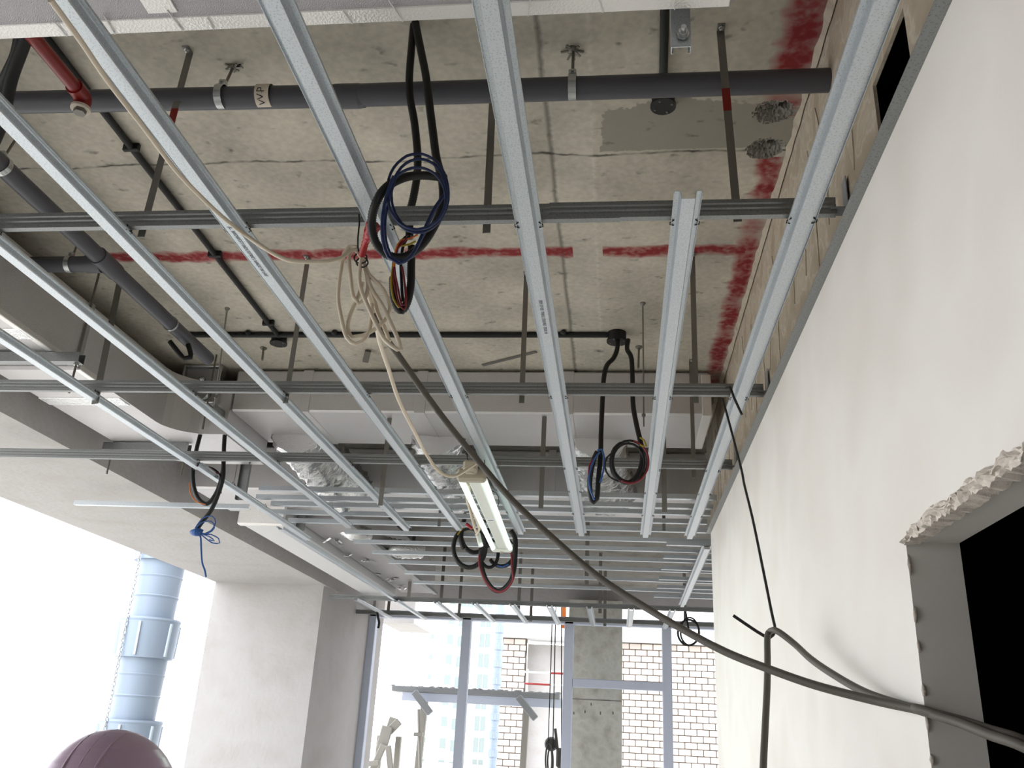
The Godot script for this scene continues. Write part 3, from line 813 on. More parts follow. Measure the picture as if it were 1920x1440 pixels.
func build_ducts():
	var d := thing("insulated_duct", "foil-covered rectangular duct with taped seams, nearest overhead at top", "duct", Vector3(-1.1, 3.06, -1.0))
	var st := begin()
	var e := Vector3(0.229, 3.060, -1.469)
	box(st, Vector3(-2.9, 3.06, -1.485), Vector3(e.x + 0.02, 3.40, -0.55), 0.012)
	obj("casing", st, M.foil_near, d)
	for k in 3:
		var x := -2.9 + 1.08 * k
		st = begin(); box(st, Vector3(x, 3.058, -1.487), Vector3(minf(x + 1.075, e.x), 3.10, -1.445), 0.002)
		obj("edge_tape", st, M.tape, d)
	for x in [-2.1, -1.05, -0.35]:
		st = begin(); box(st, Vector3(x, 3.057, -1.43), Vector3(x + 0.07, 3.07, -0.55), 0.001)
		obj("seam_tape", st, M.tape, d)
	for k in 16:
		st = begin()
		var x := -2.0 + 0.14 * k + rng.randf_range(-0.04, 0.04)
		bar(st, Vector3(x, 3.0555, -1.484), Vector3(x + rng.randf_range(-0.02, 0.02), 3.0555, -1.45 + rng.randf_range(0.0, 0.03)), 0.0025, 0.002)
		obj("tape_crease", st, M.white_wrap, d)
	# hanging strut behind it
	var s := thing("hanger_strut", "galvanised vertical strut with bolt behind the nearest foil duct", "strut", Vector3(0.130, 2.995, -1.530))
	st = begin()
	var foot := Vector3(0.129, 2.995, -1.530)
	sheet(st, [Vector2(0.016, 0.02), Vector2(0.02, 0.02), Vector2(0.02, 0), Vector2(-0.02, 0), Vector2(-0.02, 0.02), Vector2(-0.016, 0.02)], 0.002, foot, Vector3(foot.x, SLAB, -1.53), Vector3.RIGHT, Vector3(0, 0, -1))
	obj("channel", st, M.galv, s)
	var bp := Vector3(0.133, 3.024, -1.520)
	st = begin(); lathe(st, bp, Vector3(0, 0, 1), [[-0.005, 0.0], [-0.005, 0.014], [0.0, 0.014], [0.0, 0.010], [0.008, 0.010], [0.008, 0.006], [0.02, 0.006], [0.02, 0.0]], 8)
	obj("bolt", st, M.zinc, s)

	# duct along the left side, turning into the one that crosses the room
	d = thing("sheet_metal_duct", "long dull foil duct running along the left side with rounded bend", "duct", Vector3(-2.65, 3.05, -3.0))
	var out := PackedVector2Array([Vector2(-2.88, -1.55), Vector2(-2.44, -1.55), Vector2(-2.44, -4.2)])
	for k in 6: out.append(Vector2(-2.44 + 0.2 * (1.0 - cos(PI / 2 * (k + 1) / 6.0)), -4.2 - 0.2 * sin(PI / 2 * (k + 1) / 6.0)))
	out.append(Vector2(-2.14, -4.40))
	out.append(Vector2(-2.14, -4.98)); out.append(Vector2(-2.5, -4.98))
	for k in 5: out.append(Vector2(-2.88 + 0.38 * (1.0 - sin(PI / 2 * (k + 1) / 5.0)), -4.98 + 0.42 * (1.0 - cos(PI / 2 * (k + 1) / 5.0))))
	st = begin(); prism(st, out, Vector3(0, 3.05, 0), Vector3(1, 0, 0), Vector3(0, 0, 1), Vector3(0, 0.31, 0)); obj("casing", st, M.foil, d)
	for z in [-1.9, -2.75, -3.45]:
		st = begin(); box(st, Vector3(-2.89, 3.04, z - 0.02), Vector3(-2.43, 3.37, z + 0.02), 0.004); obj("flange", st, M.foil_dark, d)
	for k in 2:
		var z := -1.58 - 1.05 * k
		st = begin(); box(st, Vector3(-2.47, 3.047, z - 1.03), Vector3(-2.438, 3.075, z), 0.003); obj("edge_tape", st, M.tape, d)
	for z in [-2.2, -3.1, -3.9]:
		st = begin(); box(st, Vector3(-2.885, 3.046, z - 0.05), Vector3(-2.45, 3.06, z + 0.05), 0.002); obj("seam_tape", st, M.crinkled, d)

	d = thing("cross_duct", "wide foil duct crossing the room just under the slab", "duct", Vector3(-0.9, 3.19, -4.7))
	st = begin(); box(st, Vector3(-2.138, 3.19, -4.98), Vector3(0.475, 3.435, -4.41), 0.01); obj("casing", st, M.foil, d)
	st = begin(); box(st, Vector3(0.43, 3.185, -4.97), Vector3(0.48, 3.42, -4.405), 0.004); obj("end_tape", st, M.tape, d)
	for x in [-1.75, -1.1, -0.3]:
		st = begin(); box(st, Vector3(x, 3.187, -4.982), Vector3(x + 0.06, 3.435, -4.407), 0.002); obj("seam_tape", st, M.foil, d)
	# damper set in its front
	var dm := thing("duct_damper", "square galvanised damper frame on the left end of cross duct", "damper", Vector3(-2.325, 3.341, -4.390))
	var c := Vector3(-2.321, 3.333, -4.385)
	for q in [[-0.10, -0.115, 0.10, -0.10], [-0.10, 0.10, 0.10, 0.115], [-0.115, -0.115, -0.10, 0.115], [0.10, -0.115, 0.115, 0.115]]:
		st = begin(); box(st, c + Vector3(q[0], q[1], -0.03), c + Vector3(q[2], q[3], 0.03), 0.003); obj("frame_bar", st, M.zinc, dm)
	st = begin(); box(st, c + Vector3(-0.10, -0.10, -0.03), c + Vector3(0.10, 0.10, 0.0), 0.002); obj("plate", st, M.foil_dark, dm)
	st = begin(); lathe(st, c + Vector3(0.01, -0.05, 0.0), Vector3(0, 0, 1), [[0.0, 0.06], [0.02, 0.06], [0.03, 0.05], [0.03, 0.035], [0.012, 0.03], [0.012, 0.0]], 24); obj("spigot", st, M.zinc, dm)
	st = begin(); lathe(st, c + Vector3(0.0, 0.03, 0.0), Vector3(0, 0, 1), [[0.0, 0.02], [0.015, 0.018], [0.025, 0.008], [0.03, 0.0]], 10); obj("knob", st, M.zinc, dm)

	d = thing("return_duct", "speckled foil duct behind the flexible hoses", "duct", Vector3(-1.1, 3.03, -5.8))
	st = begin(); box(st, Vector3(-2.85, 3.03, -6.15), Vector3(0.555, 3.33, -5.5), 0.012); obj("casing", st, M.foil, d)
	for x in [-2.6, -2.0, -1.3, -0.45, 0.2]:
		st = begin(); box(st, Vector3(x, 3.026, -6.15), Vector3(x + 0.05, 3.334, -5.495), 0.002); obj("seam_tape", st, M.foil, d)
	# flexible hoses between the two
	var hoses := "foil hoses between the two cross ducts"
	foil_hose("crumpled foil hose at left, slanting between the two cross ducts", [Vector3(-1.891, 3.225, -4.820), Vector3(-1.898, 3.194, -5.000), Vector3(-1.836, 3.120, -5.300), Vector3(-1.751, 3.017, -5.500)], 0.160, hoses, 1)
	foil_hose("crumpled foil hose in the middle, just above the fluorescent lamp", [Vector3(-1.045, 3.226, -4.820), Vector3(-1.062, 3.179, -5.000), Vector3(-1.004, 3.117, -5.300), Vector3(-0.920, 3.034, -5.500)], 0.155, hoses, 2)
	foil_hose("crumpled foil hose at right, behind the two hanging cable coils", [Vector3(-0.106, 3.215, -4.820), Vector3(-0.118, 3.177, -5.000), Vector3(-0.087, 3.117, -5.300), Vector3(-0.048, 3.035, -5.500)], 0.160, hoses, 3)
	foil_hose("short foil hose end low among the cross channels at left", [Vector3(-2.137, 3.073, -7.400), Vector3(-1.994, 3.058, -7.400), Vector3(-1.828, 3.026, -7.400), Vector3(-1.688, 3.050, -7.500)], 0.075, "foil hoses by the far left duct", 4)
	foil_hose("thin foil hose end over the two short channel tips at left", [Vector3(-2.134, 3.044, -6.600), Vector3(-2.020, 2.985, -6.600), Vector3(-1.942, 2.996, -6.700)], 0.06, "foil hoses by the far left duct", 5)
	# ducts further off on the left
	d = thing("wrapped_duct", "white cloth-wrapped duct with rounded end, beside the edge beam", "duct", Vector3(-2.5, 2.9, -7.5))
	st = begin(); box(st, Vector3(-2.69, 2.9, -9.45), Vector3(-2.36, 3.06, -5.98), 0.025); obj("wrapping", st, M.white_wrap, d)
	st = begin(); box(st, Vector3(-2.70, 2.895, -6.03), Vector3(-2.35, 3.065, -5.97), 0.012); obj("end_collar", st, M.tape, d)
	d = thing("far_duct", "dark grey duct with torn foil edges beside white wrapped duct", "duct", Vector3(-2.05, 2.98, -7.8))
	st = begin(); box(st, Vector3(-2.34, 2.98, -9.6), Vector3(-1.98, 3.3, -6.2), 0.01); obj("casing", st, M.foil_dark, d)
	for q in [[-6.9, 1], [-7.6, 2], [-8.6, 3], [-9.1, 4]]:
		st = begin()
		for scrap in 7:
			var fc := Vector3(-2.30 + rng.randf() * 0.12, 2.974, q[0] + rng.randf_range(-0.22, 0.22))
			bar(st, fc, fc + Vector3(rng.randf_range(-0.06, 0.06), rng.randf_range(-0.03, 0.0), rng.randf_range(-0.09, 0.09)), rng.randf_range(0.01, 0.035), 0.003, Vector3(rng.randf() - 0.5, 1, rng.randf() - 0.5).normalized())
		obj("torn_foil", st, M.crinkled, d)
	st = begin(); box(st, Vector3(-1.985, 2.97, -9.6), Vector3(-1.94, 3.0, -6.2), 0.002); obj("edge_angle", st, M.galv_dull, d)
	# carriers under the left duct
	var y := 3.02
	var group := "trapeze carriers under the left duct"
	for q in [[Vector3(-2.795, 3.020, -3.291), Vector3(-2.310, 3.020, -3.395), "upper"], [Vector3(-2.933, 3.020, -4.570), Vector3(-2.418, 3.020, -4.586), "lower"]]:
		var p: Vector3 = q[0]; var r: Vector3 = q[1]
		var t := thing("trapeze_carrier", {"upper": "galvanised carrier bar under left duct, cut by the photo edge", "lower": "galvanised carrier bar under left duct, above the floating runner end"}[q[2]], "carrier bar", (p + r) / 2, group)
		r.z = p.z
		st = begin(); sheet(st, [Vector2(0.016, 0.022), Vector2(0.02, 0.022), Vector2(0.02, -0.02), Vector2(-0.02, -0.02), Vector2(-0.02, 0.022), Vector2(-0.016, 0.022)], 0.002, p, r, Vector3(0, 0, 1), Vector3.UP); obj("bar", st, M.galv_dull, t)
		for x in [p.x + 0.05, r.x - 0.02]:
			st = begin(); rod(st, Vector3(x, SLAB, p.z), Vector3(x, 2.86, p.z), 0.005, 6); obj("rod", st, M.rod, t)
			st = begin(); lathe(st, Vector3(x, 3.0, p.z), Vector3.DOWN, [[0.0, 0.0], [0.0, 0.011], [0.012, 0.011], [0.012, 0.0]], 6); obj("nut", st, M.zinc, t)
	# carrier below the cross duct
	var ca := Vector3(-2.186, 3.160, -4.259); var cb := Vector3(-2.176, 3.160, -4.847)
	var t := thing("trapeze_carrier", "dark carrier strut running away under the cross duct", "carrier bar", (ca + cb) / 2, group)
	cb.x = ca.x
	st = begin(); sheet(st, [Vector2(0.016, 0.022), Vector2(0.02, 0.022), Vector2(0.02, -0.02), Vector2(-0.02, -0.02), Vector2(-0.02, 0.022), Vector2(-0.016, 0.022)], 0.002, ca, cb, Vector3(1, 0, 0), Vector3.UP); obj("bar", st, M.galv_dull, t)
	for z in [ca.z + 0.03, cb.z - 0.03]:
		st = begin(); rod(st, Vector3(ca.x, SLAB, z), Vector3(ca.x, 3.02, z), 0.005, 6); obj("rod", st, M.rod, t)
		st = begin(); lathe(st, Vector3(ca.x, 3.14, z), Vector3.DOWN, [[0.0, 0.0], [0.0, 0.012], [0.012, 0.012], [0.012, 0.0]], 6); obj("nut", st, M.zinc, t)
# ---------------------------------------------------------------- ceiling frame
const HAT := [Vector2(-0.033, 0.015), Vector2(-0.033, 0.021), Vector2(-0.0205, 0.021), Vector2(-0.0185, 0.018), Vector2(-0.0165, 0.003), Vector2(-0.0155, 0.0), Vector2(0.0155, 0.0), Vector2(0.0165, 0.003), Vector2(0.0185, 0.018), Vector2(0.0205, 0.021), Vector2(0.033, 0.021), Vector2(0.033, 0.015)]
const CEE := [Vector2(-0.018, 0.003), Vector2(-0.018, 0.0), Vector2(0.0, 0.0), Vector2(0.0, 0.012), Vector2(-0.003, 0.015), Vector2(-0.003, 0.019), Vector2(0.0, 0.022), Vector2(0.0, 0.026), Vector2(-0.003, 0.029), Vector2(-0.003, 0.033), Vector2(0.0, 0.036), Vector2(0.0, 0.046), Vector2(-0.018, 0.046), Vector2(-0.018, 0.043)]

const LOW := [Vector2(-0.032, 0.004), Vector2(-0.032, 0.0), Vector2(0.0, 0.0), Vector2(0.0, 0.026), Vector2(-0.012, 0.026)]

func furring(label: String, x0: float, z0: float, x1: float, z1: float, clips: Array, group := "furring channels of the near ceiling", y := GRID, print_ := "", print_z := 0.0):
	var p := Vector3(x0, y, z0); var q := Vector3(x1, y, z1)
	var t := thing("furring_channel", label, "furring channel", (p + q) / 2, group)
	var dir := (q - p).normalized()
	var right := dir.cross(Vector3.UP).normalized()
	var st := begin()
	sheet(st, HAT, 0.0011, p, q, right, Vector3.UP)
	obj("channel", st, M.galv, t)
	for cz in clips:
		var k: float = (cz - z0) / (z1 - z0)
		if k < 0.0 or k > 1.0: continue
		var c := p.lerp(q, k)
		for s in [-1.0, 1.0]:
			var a: Vector3 = c + right * s * 0.027
			st = begin()
			wire(st, [a + Vector3(0, 0.032, -0.012), a + Vector3(0, 0.019, -0.012), a + Vector3(right.x * s * 0.009, 0.017, -0.004), a + Vector3(right.x * s * 0.009, 0.017, 0.006), a + Vector3(0, 0.019, 0.012), a + Vector3(0, 0.034, 0.013)], 0.0017, 5, 0.01)
			obj("wire_clip", st, M.steel_wire, t)
	if print_:
		var tm := TextMesh.new()
		tm.text = print_; tm.font_size = 24; tm.pixel_size = 0.0006; tm.depth = 0.0
		tm.horizontal_alignment = HORIZONTAL_ALIGNMENT_LEFT
		var o := MeshInstance3D.new()
		o.name = "printed_line"; o.mesh = tm; o.material_override = M.print
		t.add_child(o, true)
		o.transform = Transform3D(Basis(Vector3(0, 0, -1), Vector3(1, 0, 0), Vector3(0, -1, 0)), p.lerp(q, (print_z - z0) / (z1 - z0)) + Vector3(0, -0.0012, 0) - t.position)
	return t

func runner(called: String, label: String, xa: float, xb: float, z: float, y: float, group: String, m: Material, joint := INF, cat := "ceiling runner"):
	var t := thing(called, label, cat, Vector3((xa + xb) / 2, y, z), group)
	var st := begin()
	sheet(st, LOW if called in ["cross_channel", "short_channel"] else CEE, 0.0012, Vector3(xa, y, z), Vector3(minf(xb, joint), y, z), Vector3(0, 0, 1), Vector3.UP)
	obj("channel", st, m, t)
	if joint < xb:
		st = begin()
		sheet(st, CEE, 0.0012, Vector3(joint - 0.18, y + 0.0015, z + 0.0015), Vector3(xb, y + 0.0015, z + 0.0015), Vector3(0, 0, 1), Vector3.UP)
		obj("lapped_channel", st, m, t)
	return t

const ROW := ["first", "second", "third", "fourth", "fifth", "sixth", "seventh", "eighth", "ninth", "tenth", "eleventh", "twelfth"]

func build_frame():
	var z1 := Vector3(-0.276, 2.830, -1.942).z
	var z2 := Vector3(-0.412, 2.830, -3.182).z
	var z3 := Vector3(-0.678, 2.830, -4.156).z
	var st := begin()
	# wall angle
	sheet(st, [Vector2(-0.028, 0.0), Vector2(0.0, 0.0), Vector2(0.0, 0.03)], 0.0015, Vector3(WALL - 0.001, 2.8, 1.2), Vector3(WALL - 0.001, 2.8, -5.45), Vector3(1, 0, 0), Vector3.UP)
	tag(obj("wall_angle", st, M.galv_dull), "grey metal wall angle along the top of the white wall", "wall angle")
	# runners
	var rg := "main runners of the near ceiling"
	runner("main_runner", "dark main runner nearest the camera, below the grey drain pipe", -3.0, 0.53, z1, 2.83, rg, M.galv_dull, 0.0)
	runner("main_runner", "dark main runner in front of the wide cross duct", -3.0, 0.54, z2, 2.83, rg, M.galv_dull)
	runner("main_runner", "main runner whose left end floats over the edge beam, by the lamp cap", Vector3(-3.259, 2.830, -4.216).x, 0.54, z3, 2.83, rg, M.galv_dull)
	for q in [[z1, "nearest"], [z2, "second"], [z3, "third"]]:
		st = begin()
		sheet(st, [Vector2(-0.04, 0.0), Vector2(0.0, 0.0), Vector2(0.0, 0.09)], 0.002, Vector3(WALL - 0.003, 2.845, q[0] - 0.03), Vector3(WALL - 0.003, 2.845, q[0] + 0.01), Vector3(1, 0, 0), Vector3.UP)
		tag(obj("wall_bracket", st, M.frame_dark), "dark angle bracket fixing the %s main runner to the wall" % q[1], "bracket", "runner wall brackets")
	# furring channels
	var cl := [z1 - 0.01, z2 - 0.01, z3 - 0.01]
	var cl2 := cl + [-4.6, -5.1]
	var ze := -5.62
	furring("galvanised furring channel running closest to the right wall", 0.447, 1.0, 0.447, ze, cl2)
	furring("short furring channel whose open near end shows at the first runner", Vector3(0.161, 2.800, -1.815).x, Vector3(0.161, 2.800, -1.815).z, 0.172, ze, cl2)
	furring("furring channel left of the open-ended one, speckled and printed", -0.232, 1.0, -0.232, ze, cl2, "furring channels of the near ceiling", GRID, "3DF-37-05  TWILL CEILING  2020  N", Vector3(-0.237, 2.800, -2.333).z)
	furring("furring channel that passes behind the red-taped cable bundle to the lamp", -0.622, 1.0, -0.622, -5.62, cl2)
	furring("furring channel with printed line and cream cable lying against it", -1.015, 1.0, -1.015, -5.55, cl2, "furring channels of the near ceiling", GRID, "JL. MIDWEST INDUSTRIES MADE IN UAE", Vector3(-1.028, 2.800, -1.905).z)
	furring("furring channel beside the red sprinkler pipe, lower tip pointing at the foil hose end", -1.340, 1.0, -1.370, -5.60, cl2)
	furring("furring channel crossing in front of the dull left duct", -1.735, 1.0, -1.745, -5.55, cl2)
	furring("outermost furring channel on the left, ending at the third runner", -2.15, 1.0, -2.17, z3 - 0.08, cl)
	furring("furring channel continuing the outermost one past hanging blue-tailed coil", -2.16, z3 - 0.02, -2.17, -6.0, cl2)
	furring("long furring channel lying along the white wrapped duct", -2.30, -5.8, -2.29, -9.4, [], "furring channels of the near ceiling", 2.83)
	# cross channels further off
	var cg := "cross channels of the far ceiling"
	var rows := [[Vector3(-0.476, 2.860, -4.852).z, Vector3(-2.094, 2.860, -4.813).x, 0.54], [Vector3(-0.494, 2.860, -5.061).z, Vector3(-2.194, 2.860, -5.068).x, 0.54], [Vector3(-0.508, 2.860, -5.220).z, Vector3(-2.160, 2.860, -5.157).x, 0.54], [Vector3(-0.528, 2.860, -5.445).z, Vector3(-2.269, 2.860, -5.303).x, 0.54], [Vector3(-0.549, 2.860, -5.689).z, Vector3(-2.214, 2.860, -5.591).x, 1.2], [Vector3(-0.577, 2.860, -6.006).z, Vector3(-1.912, 2.860, -5.928).x, 1.2], [Vector3(-0.606, 2.860, -6.338).z, Vector3(-1.942, 2.860, -6.234).x, 1.2], [Vector3(-0.640, 2.860, -6.727).z, Vector3(-1.906, 2.860, -6.621).x, 1.2], [Vector3(-0.676, 2.860, -7.139).z, Vector3(-1.873, 2.860, -6.962).x, 1.2], [Vector3(-0.719, 2.860, -7.628).z, Vector3(-1.849, 2.860, -7.363).x, 1.2], [Vector3(-0.765, 2.860, -8.153).z, Vector3(-1.885, 2.860, -7.764).x, 1.2]]
	for k in rows.size():
		runner("cross_channel", "galvanised cross channel under the far slab, %s row counted from near ducts" % ROW[k], rows[k][1], rows[k][2], rows[k][0], 2.86, cg, M.galv, INF, "cross channel")
	runner("cross_channel", "pale channel with its left end free, below the edge of the beam", Vector3(-3.439, 2.840, -5.163).x, Vector3(-2.275, 2.840, -5.196).x, Vector3(-2.859, 2.840, -5.167).z, 2.822, cg, M.galv, INF, "cross channel")
	var short := [Vector3(0.323, 2.840, -5.985), Vector3(0.325, 2.840, -6.453), Vector3(0.330, 2.840, -6.902), Vector3(0.334, 2.840, -7.362), Vector3(0.335, 2.840, -7.797), Vector3(0.327, 2.840, -8.317)]
	for k in short.size():
		runner("short_channel", "short bright channel lapped by right wall end, %s from the near side" % ROW[k], short[k].x, 1.25, short[k].z, 2.835, "short lapped channels by the wall end", M.galv, INF, "short channel")
	# channel slanting across them
	furring("thin furring channel crossing over the short lapped channels", Vector3(0.585, 2.810, -5.977).x, -5.95, Vector3(0.607, 2.810, -7.957).x, -8.7, [], "furring channels of the far ceiling", 2.805)
	# the little bay above the window
	var za := Vector3(-0.853, 2.830, -9.170).z
	var zb := Vector3(-0.958, 2.830, -10.372).z
	runner("window_runner", "dark runner nearer the room above the far window", Vector3(-2.997, 2.830, -9.123).x, 1.3, za, 2.83, "runners above the far window", M.galv_dull)
	runner("window_runner", "dark runner close to the far window header", Vector3(-3.050, 2.830, -10.215).x, 1.3, zb, 2.83, "runners above the far window", M.galv_dull)
	var xs := [Vector3(-2.668, 2.800, -8.805).x, Vector3(-2.245, 2.800, -8.778).x, Vector3(-1.831, 2.800, -8.787).x, Vector3(-1.437, 2.800, -8.765).x, Vector3(-1.053, 2.800, -8.780).x, Vector3(-0.680, 2.800, -8.834).x, Vector3(-0.280, 2.800, -8.843).x, Vector3(0.133, 2.800, -8.848).x, Vector3(0.535, 2.800, -8.931).x]
	for k in xs.size():
		furring("short furring piece between the two window runners, %s from the left" % ROW[k], xs[k], za + 0.15, xs[k], zb - 0.12, [], "short furring pieces above the far window")

# ---------------------------------------------------------------- hangers
func strap(label: String, top: Vector3, bottom: Vector3, group: String, w := 0.021, mark := false, m: Material = null):
	var t := thing("hanger_strap", label, "hanger strap", bottom, group)
	var st := begin()
	bar(st, bottom, top - Vector3(0, 0.002, 0), w, 0.0018, Vector3(0, 0, 1))
	obj("strip", st, m if m else M.strap, t)
	if mark:
		st = begin()
		bar(st, bottom.lerp(top, 0.56), bottom.lerp(top, 0.68), w + 0.0006, 0.0026, Vector3(0, 0, 1))
		obj("paint_mark", st, M.red_pipe, t)
	st = begin()
	box(st, top + Vector3(-w / 2, -0.003, 0), top + Vector3(w / 2, 0, 0.03))
	obj("tab", st, M.strap, t)
	st = begin()
	lathe(st, top + Vector3(0.0, -0.002, 0.016), Vector3.DOWN, [[0.0, 0.009], [0.003, 0.009], [0.003, 0.006], [0.010, 0.005], [0.012, 0.0]], 8)
	obj("anchor_bolt", st, M.zinc, t)

func drop_strap(label: String, bottom: Vector3, group: String, w := 0.025):
	strap(label, Vector3(bottom.x, SLAB, bottom.z), bottom, group, w)

func threaded_rod(label: String, top: Vector3, bottom: Vector3, r := 0.004, nut := true):
	var t := thing("threaded_rod", label, "threaded rod", bottom, "threaded rods under the slab")
	var st := begin(); rod(st, top, bottom, r, 6); obj("shank", st, M.rod, t)
	st = begin(); lathe(st, top, Vector3.DOWN, [[0.0, r * 3.2], [0.004, r * 3.2], [0.012, r * 1.6], [0.02, 0.0]], 8); obj("anchor", st, M.rod, t)
	if nut:
		st = begin(); lathe(st, top.lerp(bottom, 0.9), Vector3.DOWN, [[0.0, 0.0], [0.0, r * 2.4], [0.012, r * 2.4], [0.012, 0.0]], 6); obj("nut", st, M.rod, t)

func build_hangers():
	var z1 := Vector3(-0.276, 2.830, -1.942).z - 0.022
	var z2 := Vector3(-0.412, 2.830, -3.182).z - 0.022
	var z3 := Vector3(-0.678, 2.830, -4.156).z - 0.022
	var g := "straps hanging the main runners"
	strap("leaning strap with red paint mark between red pipe and drain clamp", Vector3(-1.283, 3.450, -1.973), Vector3(-1.312, 2.825, -1.990), g, 0.021, true)
	strap("dark strap that shows below the first runner beside the speckled channel", Vector3(-0.389, 3.450, -2.161), Vector3(-0.348, 2.821, -1.990), g)
	strap("dark strap with red paint mark crossing the drain pipe at right", Vector3(0.275, 3.450, -1.973), Vector3(0.298, 2.843, -1.990), g, 0.021, true)
	strap("wide strap in front of the dull left duct", Vector3(-2.261, 3.450, -3.350), Vector3(-2.153, 2.786, -3.220), g, 0.030)
	strap("strap on the second runner, under the cream cable", Vector3(-1.326, 3.450, -3.201), Vector3(-1.335, 2.796, -3.220), g)
	strap("strap on the second runner, beside the speckled printed channel", Vector3(-0.400, 3.450, -3.360), Vector3(-0.377, 2.805, -3.220), g)
	strap("strap on the second runner, hidden behind the open-ended channel", Vector3(0.294, 3.450, -3.216), Vector3(0.292, 2.811, -3.220), g)
	var g3 := "straps behind the third runner"
	drop_strap("strap reaching down left of the lamp, over the cross channels", Vector3(-1.255, 2.696, -4.500), g3)
	drop_strap("strap reaching down right of the lamp, over the cross channels", Vector3(-0.395, 2.689, -4.450), g3)
	drop_strap("strap beside the open-ended channel, behind the third runner", Vector3(0.230, 2.672, -4.400), g3)
	drop_strap("faint short strap near the wall end, behind third runner", Vector3(0.370, 2.825, -4.300), g3, 0.02)
	drop_strap("short strap left of the lamp among the cross channels", Vector3(-1.157, 2.835, -5.600), g3, 0.02)
	drop_strap("short strap near the lower end of open-ended channel", Vector3(0.282, 2.822, -5.500), g3, 0.02)
	var gf := "straps over the far window bay"
	var q := [[Vector3(-0.269, 2.840, -7.806), "long strap under the far slab, with a foot plate"], [Vector3(-2.076, 2.820, -8.840), "far strap standing left of the black cable loops"], [Vector3(-1.854, 2.820, -9.393), "far strap over the second short furring gap"], [Vector3(-1.049, 2.820, -9.593), "far strap just right of the red and black loop"], [Vector3(-0.183, 2.820, -9.481), "far strap in front of the concrete column"], [Vector3(-2.673, 2.820, -10.408), "small far strap by the white duct's end"], [Vector3(-1.821, 2.820, -10.354), "small far strap left of the window post top"], [Vector3(-0.990, 2.820, -10.398), "small far strap right of the window post top"], [Vector3(-0.147, 2.820, -10.587), "small far strap on the right half of the column"], [Vector3(0.735, 2.820, -10.106), "small far strap above the thin black wire loop"]]
	for e in q: drop_strap(e[1], e[0], gf, 0.035)
	# thicker galvanised strut
	var a := Vector3(-2.273, 2.840, -5.036)
	var t := thing("hanger_strut", "galvanised strut hanging at the left, behind the third runner", "strut", a)
	var st := begin()
	sheet(st, [Vector2(-0.03, 0.025), Vector2(-0.03, 0.0), Vector2(0.03, 0.0), Vector2(0.03, 0.025)], 0.002, a, Vector3(a.x, 3.15, a.z), Vector3.RIGHT, Vector3(0, 0, 1))
	obj("channel", st, M.galv_dull, t)
	a = Vector3(-2.291, 2.900, -6.154)
	t = thing("hanger_strut", "galvanised strut hanging between the dark duct and white wrapped duct", "strut", a)
	st = begin()
	sheet(st, [Vector2(-0.03, 0.025), Vector2(-0.03, 0.0), Vector2(0.03, 0.0), Vector2(0.03, 0.025)], 0.002, a, Vector3(a.x, SLAB, a.z), Vector3.RIGHT, Vector3(0, 0, 1))
	obj("channel", st, M.galv_dull, t)
	# rods
	threaded_rod("thin rod by the duct damper at the left", Vector3(-1.886, 3.450, -3.667), Vector3(-1.978, 3.034, -3.900))
	threaded_rod("thin rod beside the conduit junction at the right", Vector3(0.105, 3.450, -3.634), Vector3(0.110, 2.897, -3.750))
	threaded_rod("stubby rod sticking out of the slab above the cross duct, left", Vector3(-1.882, 3.450, -4.135), Vector3(-1.839, 3.342, -4.050), 0.006, false)
	threaded_rod("stubby rod sticking out of the slab near the junction box", Vector3(0.099, 3.450, -4.118), Vector3(0.094, 3.305, -4.050), 0.006, false)
	st = begin(); bar(st, Vector3(-1.313, 3.440, -4.152), Vector3(-1.337, 3.400, -4.202), 0.03, 0.02); 
	tag(obj("anchor_tab", st, M.rod), "small dark metal tab on slab above the cross duct", "anchor tab")
	st = begin(); bar(st, Vector3(-0.731, 3.445, -4.353), Vector3(-0.427, 3.445, -4.174), 0.022, 0.004, Vector3.UP)
	tag(obj("metal_strip", st, M.strap), "loose metal strip lying flat on the slab above the cross duct", "strip")

# ---------------------------------------------------------------- pipes
func pipe_clamp(parent, c: Vector3, axis: Vector3, r: float, top: Vector3):
	var st := begin()
	lathe(st, c - axis * 0.011, axis, [[0.0, r + 0.001], [0.0, r + 0.004], [0.022, r + 0.004], [0.022, r + 0.001]], 24)
	var k := obj("clamp", st, M.zinc, parent)
	st = begin()
	var o := c + Vector3(0, r + 0.006, 0.004)
	box(st, o + Vector3(-0.011, -0.006, -0.006), o + Vector3(0.011, 0.012, 0.014), 0.003)
	rod(st, o + Vector3(0, 0.0, -0.012), o + Vector3(0, 0.0, 0.022), 0.004, 6)
	obj("ear", st, M.zinc, k)
	st = begin()
	rod(st, c + Vector3(0, r, 0), top, 0.0045, 7)
	obj("rod", st, M.rod, k)
	st = begin()
	for q in 9:
		var a := TAU * q / 9 + rng.randf()
		var d := Vector3(cos(a), 0, sin(a))
		bar(st, top - Vector3(0, 0.004, 0), top + d * rng.randf_range(0.02, 0.038) - Vector3(0, rng.randf_range(0.002, 0.012), 0), 0.006, 0.003)
	lump(st, top, Vector3(0.016, 0.012, 0.016), 0.6, 0.5, 5, 10)
	obj("splayed_anchor", st, M.rod, k)

